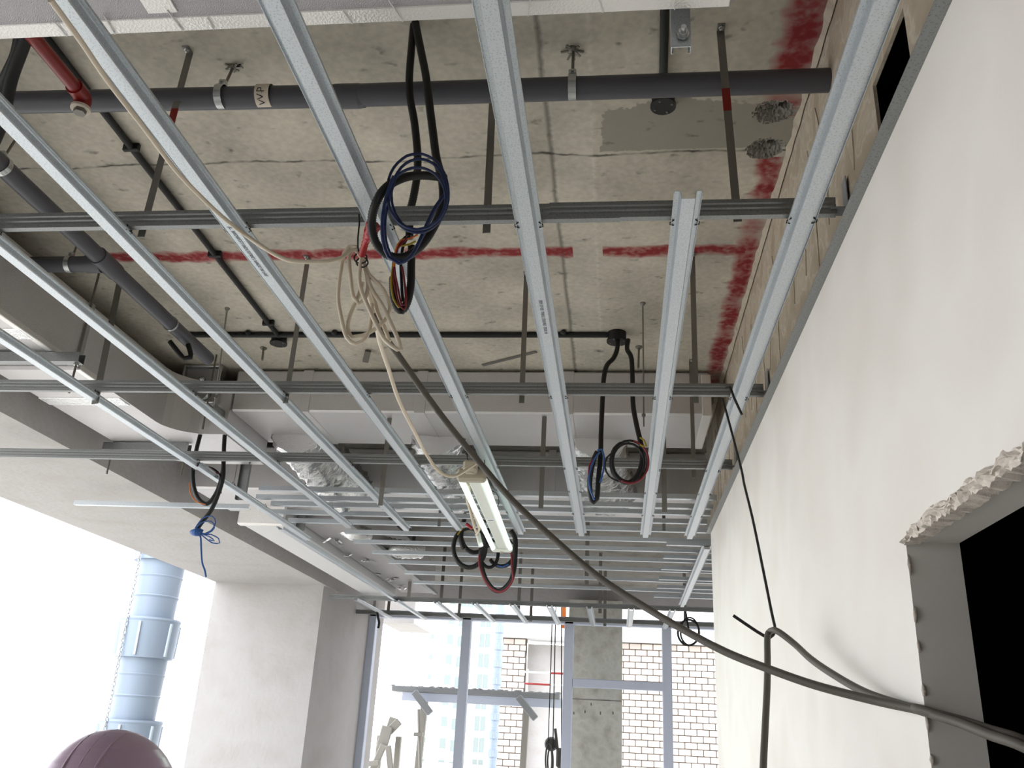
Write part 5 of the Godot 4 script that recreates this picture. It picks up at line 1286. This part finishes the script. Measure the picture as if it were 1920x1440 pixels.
	# hooked wires by the white wall
	var h := thing("hook_wire", "dark bent wire hanging from the second runner down the white wall", "wire", Vector3(0.416, 2.331, -2.900), "dark wires by the white wall")
	part_wire(h, "wire", [Vector3(0.385, 2.808, -3.160), Vector3(0.404, 2.652, -3.090), Vector3(0.422, 2.492, -3.020), Vector3(0.420, 2.416, -2.950), Vector3(0.423, 2.269, -2.825), Vector3(0.428, 2.080, -2.700), Vector3(0.439, 1.961, -2.667), Vector3(0.440, 1.915, -2.633), Vector3(0.429, 1.894, -2.600)], 0.0042, M.steel_wire)
	part_wire(h, "wire", [Vector3(0.429, 1.894, -2.600), Vector3(0.417, 1.884, -2.600), Vector3(0.405, 1.889, -2.600), Vector3(0.386, 1.900, -2.600), Vector3(0.355, 1.920, -2.600), Vector3(0.322, 1.942, -2.600)], 0.0045, M.steel_wire)
	st = begin(); wire(st, [Vector3(0.396, 2.835, -3.120), Vector3(0.406, 2.828, -3.097), Vector3(0.415, 2.779, -3.073), Vector3(0.437, 2.705, -3.050)], 0.0045, 8)
	tag(obj("hook_wire", st, M.steel_wire), "short dark wire stub hooked over the second runner near wall", "wire", "dark wires by the white wall")
	st = begin(); wire(st, [Vector3(0.928, 1.426, -1.660), Vector3(0.754, 1.569, -1.560), Vector3(0.651, 1.629, -1.600), Vector3(0.623, 1.647, -1.670), Vector3(0.597, 1.663, -1.735), Vector3(0.570, 1.673, -1.775), Vector3(0.551, 1.681, -1.800), Vector3(0.548, 1.692, -1.900), Vector3(0.518, 1.722, -2.050), Vector3(0.489, 1.767, -2.200), Vector3(0.469, 1.809, -2.325), Vector3(0.457, 1.855, -2.450), Vector3(0.428, 1.888, -2.493), Vector3(0.419, 1.899, -2.537), Vector3(0.413, 1.896, -2.580), Vector3(0.399, 1.871, -2.520), Vector3(0.387, 1.810, -2.460), Vector3(0.373, 1.741, -2.400), Vector3(0.355, 1.640, -2.350), Vector3(0.339, 1.557, -2.300), Vector3(0.321, 1.427, -2.250)], 0.0086, 12)
	tag(obj("drop_cable", st, M.grey_cable), "grey cable looped over hooked wire then hanging straight down", "cable")
	# two drops from the junction box
	var cg := "black cable coils hanging from the slab"
	t = thing("cable_coil", "narrow black cable loop with blue wire, left of the two drops", "cable coil", Vector3(-0.096, 2.673, -3.750), cg)
	part_wire(t, "conduit", [Vector3(-0.008, 3.408, -3.930), Vector3(-0.010, 3.343, -3.911), Vector3(-0.027, 3.288, -3.893), Vector3(-0.057, 3.244, -3.874), Vector3(-0.071, 3.168, -3.856), Vector3(-0.076, 3.028, -3.837), Vector3(-0.079, 2.893, -3.819), Vector3(-0.080, 2.774, -3.800), Vector3(-0.088, 2.662, -3.797), Vector3(-0.093, 2.577, -3.794), Vector3(-0.109, 2.559, -3.791), Vector3(-0.121, 2.587, -3.789), Vector3(-0.125, 2.658, -3.786), Vector3(-0.112, 2.743, -3.783), Vector3(-0.094, 2.787, -3.780)], 0.0115, M.conduit, 10)
	part_wire(t, "blue_wire", [Vector3(-0.094, 2.789, -3.770), Vector3(-0.075, 2.796, -3.770), Vector3(-0.063, 2.752, -3.770), Vector3(-0.067, 2.691, -3.770), Vector3(-0.080, 2.643, -3.770)], 0.004, M.blue_pale)
	part_wire(t, "blue_wire", [Vector3(-0.082, 2.778, -3.760), Vector3(-0.107, 2.744, -3.760), Vector3(-0.127, 2.675, -3.760), Vector3(-0.123, 2.615, -3.760), Vector3(-0.104, 2.563, -3.760)], 0.004, M.blue_pale)
	part_wire(t, "red_wire", [Vector3(-0.111, 2.744, -3.760), Vector3(-0.127, 2.719, -3.760), Vector3(-0.129, 2.675, -3.760)], 0.004, M.red_wire)
	t = thing("cable_coil", "round black cable ring with yellow tie, right of two drops", "cable coil", Vector3(0.047, 2.731, -3.750), cg)
	part_wire(t, "conduit", [Vector3(0.043, 3.402, -3.930), Vector3(0.038, 3.342, -3.908), Vector3(0.058, 3.285, -3.887), Vector3(0.063, 3.146, -3.865), Vector3(0.065, 3.032, -3.843), Vector3(0.079, 2.934, -3.822), Vector3(0.095, 2.851, -3.800), Vector3(0.104, 2.800, -3.797), Vector3(0.101, 2.738, -3.793), Vector3(0.082, 2.683, -3.790), Vector3(0.047, 2.650, -3.787), Vector3(0.008, 2.660, -3.783), Vector3(-0.022, 2.695, -3.780), Vector3(-0.030, 2.751, -3.780), Vector3(-0.016, 2.801, -3.780), Vector3(0.012, 2.826, -3.780)], 0.0115, M.conduit, 10)
	part_wire(t, "black_wire", [Vector3(0.047, 2.835, -3.760), Vector3(0.067, 2.832, -3.761), Vector3(0.087, 2.822, -3.762), Vector3(0.103, 2.807, -3.763), Vector3(0.115, 2.787, -3.763), Vector3(0.123, 2.764, -3.764), Vector3(0.126, 2.739, -3.765), Vector3(0.123, 2.714, -3.766), Vector3(0.115, 2.691, -3.767), Vector3(0.102, 2.671, -3.767), Vector3(0.086, 2.656, -3.768), Vector3(0.067, 2.646, -3.769), Vector3(0.047, 2.643, -3.770), Vector3(0.027, 2.646, -3.771), Vector3(0.008, 2.655, -3.772), Vector3(-0.008, 2.671, -3.772), Vector3(-0.021, 2.691, -3.773), Vector3(-0.029, 2.714, -3.774), Vector3(-0.032, 2.740, -3.775), Vector3(-0.030, 2.765, -3.776), Vector3(-0.022, 2.789, -3.777), Vector3(-0.009, 2.810, -3.777), Vector3(0.007, 2.827, -3.778), Vector3(0.026, 2.837, -3.779), Vector3(0.047, 2.841, -3.780)], 0.0055, M.rubber)
	part_wire(t, "black_wire", [Vector3(0.077, 2.814, -3.770), Vector3(0.092, 2.799, -3.769), Vector3(0.103, 2.780, -3.768), Vector3(0.110, 2.758, -3.768), Vector3(0.112, 2.735, -3.767), Vector3(0.109, 2.711, -3.766), Vector3(0.102, 2.689, -3.765), Vector3(0.091, 2.670, -3.764), Vector3(0.077, 2.656, -3.763), Vector3(0.060, 2.646, -3.763), Vector3(0.042, 2.643, -3.762), Vector3(0.025, 2.645, -3.761), Vector3(0.008, 2.654, -3.760), Vector3(-0.007, 2.667, -3.759), Vector3(-0.018, 2.685, -3.758), Vector3(-0.025, 2.706, -3.757), Vector3(-0.027, 2.729, -3.757), Vector3(-0.025, 2.752, -3.756), Vector3(-0.018, 2.774, -3.755), Vector3(-0.007, 2.793, -3.754), Vector3(0.007, 2.807, -3.753), Vector3(0.024, 2.816, -3.752), Vector3(0.042, 2.819, -3.752), Vector3(0.060, 2.816, -3.751), Vector3(0.077, 2.807, -3.750)], 0.0055, M.rubber)
	part_wire(t, "red_wire", [Vector3(0.065, 2.827, -3.740), Vector3(0.080, 2.822, -3.741), Vector3(0.093, 2.814, -3.741), Vector3(0.105, 2.803, -3.742), Vector3(0.115, 2.789, -3.742), Vector3(0.123, 2.773, -3.743), Vector3(0.128, 2.755, -3.743), Vector3(0.130, 2.737, -3.744), Vector3(0.129, 2.718, -3.744), Vector3(0.125, 2.700, -3.745), Vector3(0.118, 2.684, -3.746), Vector3(0.109, 2.669, -3.746), Vector3(0.098, 2.656, -3.747), Vector3(0.085, 2.647, -3.747), Vector3(0.071, 2.640, -3.748), Vector3(0.056, 2.637, -3.748), Vector3(0.041, 2.638, -3.749), Vector3(0.026, 2.642, -3.749), Vector3(0.012, 2.649, -3.750)], 0.0045, M.red_wire)
	part_wire(t, "black_wire", [Vector3(-0.023, 2.773, -3.740), Vector3(-0.051, 2.748, -3.740), Vector3(-0.059, 2.704, -3.740), Vector3(-0.040, 2.664, -3.740), Vector3(0.001, 2.641, -3.740)], 0.004, M.rubber)
	part_wire(t, "yellow_tie", [Vector3(0.093, 2.840, -3.730), Vector3(0.111, 2.826, -3.730), Vector3(0.120, 2.801, -3.730), Vector3(0.107, 2.799, -3.730), Vector3(0.093, 2.806, -3.730)], 0.004, M.yellow)
	# left drop with pale blue tail
	t = thing("cable_coil", "black cable ring with pale blue tail hanging over edge beam", "cable coil", Vector3(-2.129, 2.735, -4.300), cg)
	part_wire(t, "conduit", [Vector3(-2.285, 3.225, -4.420), Vector3(-2.292, 3.062, -4.420), Vector3(-2.298, 2.960, -4.420), Vector3(-2.296, 2.854, -4.420), Vector3(-2.276, 2.765, -4.420), Vector3(-2.235, 2.692, -4.420), Vector3(-2.181, 2.664, -4.420), Vector3(-2.147, 2.708, -4.420), Vector3(-2.128, 2.782, -4.420), Vector3(-2.128, 2.887, -4.420), Vector3(-2.144, 2.993, -4.420), Vector3(-2.162, 3.163, -4.420)], 0.0115, M.conduit, 10)
	part_wire(t, "conduit", [Vector3(-2.110, 2.902, -4.370), Vector3(-2.093, 2.798, -4.368), Vector3(-2.104, 2.695, -4.366), Vector3(-2.126, 2.614, -4.364), Vector3(-2.163, 2.550, -4.362), Vector3(-2.188, 2.501, -4.360)], 0.0115, M.conduit, 10)
	part_wire(t, "wire", [Vector3(-2.265, 2.837, -4.360), Vector3(-2.235, 2.837, -4.360), Vector3(-2.177, 2.850, -4.360), Vector3(-2.124, 2.825, -4.360), Vector3(-2.096, 2.781, -4.360), Vector3(-2.086, 2.708, -4.360)], 0.0045, M.rubber)
	part_wire(t, "red_wire", [Vector3(-2.222, 2.841, -4.350), Vector3(-2.171, 2.844, -4.350), Vector3(-2.118, 2.813, -4.350)], 0.004, M.red_wire)
	part_wire(t, "yellow_wire", [Vector3(-2.271, 2.763, -4.360), Vector3(-2.254, 2.705, -4.360), Vector3(-2.213, 2.662, -4.360), Vector3(-2.160, 2.646, -4.360)], 0.003, M.orange)
	part_wire(t, "blue_wire", [Vector3(-2.182, 2.516, -4.340), Vector3(-2.151, 2.568, -4.340), Vector3(-2.101, 2.580, -4.340), Vector3(-2.077, 2.547, -4.340), Vector3(-2.095, 2.504, -4.340), Vector3(-2.135, 2.484, -4.340), Vector3(-2.092, 2.485, -4.340), Vector3(-2.045, 2.464, -4.340), Vector3(-2.035, 2.442, -4.340), Vector3(-2.075, 2.441, -4.340), Vector3(-2.134, 2.476, -4.340), Vector3(-2.160, 2.494, -4.340)], 0.0032, M.blue_pale)
	part_wire(t, "blue_wire", [Vector3(-2.175, 2.503, -4.330), Vector3(-2.148, 2.543, -4.330), Vector3(-2.096, 2.550, -4.330), Vector3(-2.073, 2.517, -4.330), Vector3(-2.102, 2.488, -4.330), Vector3(-2.149, 2.487, -4.330), Vector3(-2.094, 2.472, -4.330), Vector3(-2.061, 2.450, -4.330), Vector3(-2.091, 2.455, -4.330)], 0.0032, M.blue_pale)
	part_wire(t, "blue_tail", [Vector3(-2.165, 2.489, -4.340), Vector3(-2.145, 2.472, -4.340), Vector3(-2.129, 2.407, -4.340), Vector3(-2.111, 2.339, -4.340), Vector3(-2.089, 2.299, -4.340), Vector3(-2.077, 2.267, -4.340)], 0.005, M.blue_pale)
	st = begin(); lump(st, Vector3(-2.167, 2.492, -4.330), Vector3(0.035, 0.02, 0.02), 0.4, 0.4, 3, 12); obj("tape_knot", st, M.blue_pale, t)
	# tangle of loops behind the lamp's lower end
	var lg := "black cable loops below the lamp"
	t = thing("cable_loop", "twisted black loop left of the lamp's lower end", "cable loop", Vector3(-0.998, 2.750, -5.900), lg)
	part_wire(t, "conduit", [Vector3(-1.040, 2.995, -5.900), Vector3(-1.053, 2.913, -5.900), Vector3(-1.061, 2.821, -5.900), Vector3(-1.034, 2.749, -5.900)], 0.016, M.conduit, 8)
	part_wire(t, "conduit", [Vector3(-1.045, 2.886, -5.900), Vector3(-1.023, 2.894, -5.901), Vector3(-1.000, 2.896, -5.901), Vector3(-0.977, 2.891, -5.902), Vector3(-0.955, 2.882, -5.903), Vector3(-0.935, 2.866, -5.903), Vector3(-0.918, 2.847, -5.904), Vector3(-0.905, 2.823, -5.905), Vector3(-0.895, 2.797, -5.905), Vector3(-0.890, 2.770, -5.906), Vector3(-0.890, 2.742, -5.907), Vector3(-0.895, 2.715, -5.907), Vector3(-0.904, 2.690, -5.908), Vector3(-0.918, 2.669, -5.909), Vector3(-0.935, 2.652, -5.909), Vector3(-0.954, 2.639, -5.910), Vector3(-0.976, 2.632, -5.911), Vector3(-0.999, 2.630, -5.911), Vector3(-1.022, 2.634, -5.912), Vector3(-1.044, 2.644, -5.913), Vector3(-1.064, 2.659, -5.913), Vector3(-1.081, 2.679, -5.914), Vector3(-1.095, 2.702, -5.915), Vector3(-1.105, 2.728, -5.915), Vector3(-1.111, 2.756, -5.916), Vector3(-1.111, 2.784, -5.917), Vector3(-1.107, 2.812, -5.917), Vector3(-1.098, 2.837, -5.918), Vector3(-1.085, 2.859, -5.919), Vector3(-1.068, 2.878, -5.919), Vector3(-1.048, 2.891, -5.920)], 0.016, M.conduit, 8)
	part_wire(t, "wire", [Vector3(-1.101, 2.823, -5.880), Vector3(-1.089, 2.846, -5.881), Vector3(-1.073, 2.866, -5.882), Vector3(-1.054, 2.881, -5.883), Vector3(-1.032, 2.891, -5.884), Vector3(-1.009, 2.896, -5.886), Vector3(-0.985, 2.895, -5.887), Vector3(-0.962, 2.888, -5.888), Vector3(-0.940, 2.876, -5.889), Vector3(-0.921, 2.858, -5.890), Vector3(-0.904, 2.837, -5.891), Vector3(-0.892, 2.813, -5.892), Vector3(-0.884, 2.786, -5.893), Vector3(-0.881, 2.759, -5.894), Vector3(-0.882, 2.732, -5.896), Vector3(-0.889, 2.705, -5.897), Vector3(-0.900, 2.682, -5.898), Vector3(-0.914, 2.661, -5.899), Vector3(-0.932, 2.644, -5.900)], 0.007, M.rubber, 6)
	part_wire(t, "yellow_wire", [Vector3(-1.078, 2.837, -5.860), Vector3(-1.045, 2.886, -5.860), Vector3(-1.002, 2.898, -5.860), Vector3(-0.964, 2.880, -5.860)], 0.005, M.yellow, 6)
	t = thing("cable_loop", "black loop hanging directly behind the lamp", "cable loop", Vector3(-1.003, 2.881, -6.000), lg)
	part_wire(t, "conduit", [Vector3(-1.014, 3.018, -6.020), Vector3(-0.994, 3.021, -6.019), Vector3(-0.974, 3.017, -6.018), Vector3(-0.955, 3.009, -6.018), Vector3(-0.937, 2.995, -6.017), Vector3(-0.921, 2.977, -6.016), Vector3(-0.908, 2.955, -6.015), Vector3(-0.898, 2.931, -6.015), Vector3(-0.892, 2.905, -6.014), Vector3(-0.890, 2.878, -6.013), Vector3(-0.891, 2.851, -6.012), Vector3(-0.897, 2.826, -6.012), Vector3(-0.906, 2.803, -6.011), Vector3(-0.918, 2.783, -6.010), Vector3(-0.933, 2.767, -6.009), Vector3(-0.950, 2.757, -6.008), Vector3(-0.968, 2.751, -6.008), Vector3(-0.988, 2.750, -6.007), Vector3(-1.007, 2.755, -6.006), Vector3(-1.025, 2.765, -6.005), Vector3(-1.042, 2.780, -6.005), Vector3(-1.057, 2.798, -6.004), Vector3(-1.068, 2.821, -6.003), Vector3(-1.077, 2.845, -6.002), Vector3(-1.082, 2.872, -6.002), Vector3(-1.082, 2.899, -6.001), Vector3(-1.079, 2.925, -6.000)], 0.016, M.conduit, 8)
	t = thing("cable_loop", "largest black loop with pink-red wire, lowest below the lamp", "cable loop", Vector3(-0.801, 2.613, -5.900), lg)
	part_wire(t, "conduit", [Vector3(-0.727, 2.895, -5.950), Vector3(-0.695, 2.840, -5.945), Vector3(-0.689, 2.730, -5.940), Vector3(-0.691, 2.640, -5.935), Vector3(-0.711, 2.550, -5.930), Vector3(-0.768, 2.488, -5.925), Vector3(-0.821, 2.492, -5.920), Vector3(-0.879, 2.560, -5.915), Vector3(-0.913, 2.664, -5.910), Vector3(-0.907, 2.753, -5.905), Vector3(-0.854, 2.790, -5.900)], 0.017, M.conduit, 8)
	part_wire(t, "red_wire", [Vector3(-0.733, 2.785, -5.860), Vector3(-0.705, 2.715, -5.860), Vector3(-0.696, 2.616, -5.860), Vector3(-0.686, 2.557, -5.860), Vector3(-0.718, 2.497, -5.860), Vector3(-0.766, 2.467, -5.860), Vector3(-0.824, 2.486, -5.860), Vector3(-0.877, 2.547, -5.860), Vector3(-0.915, 2.637, -5.860), Vector3(-0.920, 2.708, -5.860)], 0.008, M.red_wire, 6)
	t = thing("cable_loop", "small black loop between the two bigger ones below lamp", "cable loop", Vector3(-0.876, 2.727, -5.950), lg)
	part_wire(t, "conduit", [Vector3(-0.909, 2.822, -5.980), Vector3(-0.893, 2.832, -5.979), Vector3(-0.876, 2.835, -5.978), Vector3(-0.858, 2.830, -5.977), Vector3(-0.841, 2.818, -5.976), Vector3(-0.827, 2.799, -5.975), Vector3(-0.816, 2.776, -5.975), Vector3(-0.811, 2.750, -5.974), Vector3(-0.810, 2.723, -5.973), Vector3(-0.814, 2.697, -5.972), Vector3(-0.823, 2.675, -5.971), Vector3(-0.836, 2.658, -5.970), Vector3(-0.851, 2.647, -5.969), Vector3(-0.869, 2.644, -5.968), Vector3(-0.886, 2.649, -5.967), Vector3(-0.902, 2.660, -5.966), Vector3(-0.916, 2.678, -5.965), Vector3(-0.926, 2.701, -5.965), Vector3(-0.932, 2.726, -5.964), Vector3(-0.933, 2.753, -5.963), Vector3(-0.929, 2.778, -5.962), Vector3(-0.919, 2.801, -5.961), Vector3(-0.906, 2.818, -5.960)], 0.012, M.conduit, 8)
	part_wire(t, "conduit", [Vector3(-0.748, 2.831, -5.970), Vector3(-0.735, 2.822, -5.971), Vector3(-0.723, 2.810, -5.972), Vector3(-0.714, 2.796, -5.973), Vector3(-0.707, 2.780, -5.974), Vector3(-0.702, 2.764, -5.975), Vector3(-0.701, 2.747, -5.976), Vector3(-0.703, 2.730, -5.977), Vector3(-0.707, 2.714, -5.978), Vector3(-0.714, 2.699, -5.979), Vector3(-0.724, 2.685, -5.980), Vector3(-0.736, 2.674, -5.981), Vector3(-0.749, 2.665, -5.982), Vector3(-0.764, 2.660, -5.983), Vector3(-0.780, 2.657, -5.984), Vector3(-0.796, 2.657, -5.985), Vector3(-0.812, 2.661, -5.986), Vector3(-0.827, 2.667, -5.987), Vector3(-0.841, 2.677, -5.988), Vector3(-0.854, 2.688, -5.989), Vector3(-0.864, 2.702, -5.990)], 0.014, M.conduit, 8)
	part_wire(t, "blue_wire", [Vector3(-0.807, 2.653, -5.930), Vector3(-0.770, 2.644, -5.930), Vector3(-0.731, 2.663, -5.930)], 0.006, M.blue_pale, 6)
	# cream twin leads and red connector behind the lamp
	t = thing("lamp_lead", "cream twin leads with red connector drooping behind the lamp", "cable", Vector3(-0.845, 2.792, -5.000))
	part_wire(t, "lead", [Vector3(-0.726, 2.721, -4.100), Vector3(-0.769, 2.712, -4.375), Vector3(-0.794, 2.709, -4.650), Vector3(-0.810, 2.682, -4.925), Vector3(-0.837, 2.711, -5.200)], 0.008, M.cream)
	part_wire(t, "lead", [Vector3(-0.715, 2.714, -4.100), Vector3(-0.751, 2.699, -4.375), Vector3(-0.770, 2.695, -4.650), Vector3(-0.786, 2.683, -4.925), Vector3(-0.843, 2.701, -5.200)], 0.008, M.cream)
	part_wire(t, "connector", [Vector3(-0.909, 2.767, -5.200), Vector3(-0.889, 2.752, -5.200), Vector3(-0.872, 2.739, -5.200)], 0.010, M.red_tape)
	part_wire(t, "connector", [Vector3(-0.834, 2.711, -5.200), Vector3(-0.821, 2.663, -5.200), Vector3(-0.810, 2.631, -5.200)], 0.014, M.lamp_body)
	# black wire loop by the far window
	t = thing("wire_loop", "thin black wire loop hanging above the block wall at far right", "wire loop", Vector3(0.663, 2.589, -8.800))
	part_wire(t, "wire", [Vector3(0.698, 2.747, -9.150), Vector3(0.725, 2.744, -9.152), Vector3(0.750, 2.733, -9.154), Vector3(0.771, 2.714, -9.156), Vector3(0.787, 2.690, -9.158), Vector3(0.796, 2.661, -9.160), Vector3(0.799, 2.629, -9.162), Vector3(0.795, 2.598, -9.165), Vector3(0.784, 2.568, -9.167), Vector3(0.767, 2.542, -9.169), Vector3(0.746, 2.522, -9.171), Vector3(0.721, 2.509, -9.173), Vector3(0.694, 2.504, -9.175), Vector3(0.667, 2.508, -9.177), Vector3(0.643, 2.519, -9.179), Vector3(0.622, 2.538, -9.181), Vector3(0.606, 2.563, -9.183), Vector3(0.596, 2.592, -9.185), Vector3(0.594, 2.624, -9.188), Vector3(0.598, 2.656, -9.190), Vector3(0.609, 2.687, -9.192), Vector3(0.626, 2.713, -9.194), Vector3(0.648, 2.734, -9.196), Vector3(0.674, 2.748, -9.198), Vector3(0.701, 2.753, -9.200)], 0.011, M.rubber, 6)
	part_wire(t, "wire", [Vector3(0.711, 2.772, -9.180), Vector3(0.734, 2.768, -9.179), Vector3(0.755, 2.755, -9.178), Vector3(0.772, 2.734, -9.176), Vector3(0.785, 2.707, -9.175), Vector3(0.793, 2.675, -9.174), Vector3(0.795, 2.640, -9.172), Vector3(0.791, 2.606, -9.171), Vector3(0.782, 2.573, -9.170), Vector3(0.767, 2.545, -9.169), Vector3(0.748, 2.524, -9.168), Vector3(0.726, 2.509, -9.166), Vector3(0.703, 2.504, -9.165), Vector3(0.681, 2.507, -9.164), Vector3(0.660, 2.520, -9.162), Vector3(0.642, 2.540, -9.161), Vector3(0.628, 2.566, -9.160), Vector3(0.620, 2.598, -9.159), Vector3(0.618, 2.632, -9.158), Vector3(0.621, 2.666, -9.156), Vector3(0.631, 2.699, -9.155), Vector3(0.645, 2.727, -9.154), Vector3(0.664, 2.749, -9.152), Vector3(0.686, 2.763, -9.151), Vector3(0.709, 2.768, -9.150)], 0.009, M.rubber, 6)
	part_wire(t, "wire", [Vector3(0.658, 2.929, -9.200), Vector3(0.662, 2.876, -9.192), Vector3(0.676, 2.813, -9.185), Vector3(0.684, 2.750, -9.178), Vector3(0.697, 2.657, -9.170)], 0.011, M.rubber, 6)
	st = begin(); wire(st, [Vector3(-2.691, 2.837, -9.950), Vector3(-2.663, 2.745, -9.950), Vector3(-2.645, 2.687, -9.950), Vector3(-2.650, 2.629, -9.950)], 0.014, 6)
	tag(obj("wire_stub", st, M.rubber), "short black wire stub by the far window's left corner", "wire")

# ---------------------------------------------------------------- people
func build_people():
	worker("pink-mauve hard hat seen from behind, its crown cut by photo's bottom", "person seen from behind under pink-mauve hard hat, mostly out of frame", Vector3(-0.890, 1.574, -1.620), M.helmet)
	worker("pale hard hat just entering the photo's lower left corner", "person under pale hard hat, almost wholly out of frame", Vector3(-1.308, 1.538, -1.750), M.helmet_pale)

func worker(hat_label: String, body_label: String, crown: Vector3, m: Material):
	var c := crown - Vector3(0, 0.145, 0)     # centre of the hat's rim
	var t := thing("hard_hat", hat_label, "helmet", c, "workers' hard hats")
	var st := begin()
	var rows := []
	for k in 13:
		var a := PI / 2 * k / 12.0
		rows.append([0.145 * sin(a), 0.128 * cos(a)])
	lathe(st, c, Vector3.UP, rows, 40)
	lathe(st, c, Vector3.UP, [[0.012, 0.126], [0.004, 0.146], [-0.002, 0.147], [-0.004, 0.143], [0.004, 0.124]], 40)
	obj("shell", st, m, t)
	st = begin()
	for x in [-0.028, 0.0, 0.028]:
		var pts := PackedVector3Array()
		for k in 15:
			var a := lerpf(0.35, PI - 0.35, k / 14.0)
			pts.append(c + Vector3(x, 0.1435 * sin(a) * (1.0 - absf(x) * 0.9), 0.127 * cos(a)))
		tube(st, pts, 0.002, 6)
	obj("ridge", st, m, t)
	var y := crown.y
	var g := c
	var bones := [[Vector3(g.x, y - 0.12, g.z - 0.01), Vector3(g.x, y - 0.16, g.z - 0.02), 0.085, 0.07], [Vector3(g.x, y - 0.22, g.z), Vector3(g.x, y - 0.30, g.z), 0.055, 0.06],
		[Vector3(g.x - 0.17, y - 0.34, g.z), Vector3(g.x + 0.17, y - 0.34, g.z), 0.065, 0.065], [Vector3(g.x, y - 0.42, g.z), Vector3(g.x, y - 0.72, g.z), 0.13, 0.12], [Vector3(g.x - 0.06, y - 0.45, g.z), Vector3(g.x + 0.06, y - 0.45, g.z), 0.12, 0.12]]
	for s in [-1.0, 1.0]:
		bones.append([Vector3(g.x + s * 0.19, y - 0.36, g.z), Vector3(g.x + s * 0.24, y - 0.64, g.z), 0.055, 0.042])
		bones.append([Vector3(g.x + s * 0.24, y - 0.64, g.z), Vector3(g.x + s * 0.25, y - 0.88, g.z - 0.04), 0.042, 0.032])
		bones.append([Vector3(g.x + s * 0.09, y - 0.78, g.z), Vector3(g.x + s * 0.10, 0.45, g.z), 0.085, 0.058])
		bones.append([Vector3(g.x + s * 0.10, 0.45, g.z), Vector3(g.x + s * 0.10, 0.08, g.z), 0.055, 0.045])
		bones.append([Vector3(g.x + s * 0.10, 0.045, g.z + 0.03), Vector3(g.x + s * 0.11, 0.04, g.z - 0.15), 0.045, 0.04])
	st = begin()
	skin(st, bones, 0.024, 0.05)
	var p := obj("person", st, M.cloth)
	tag(p, body_label, "person", "workers")
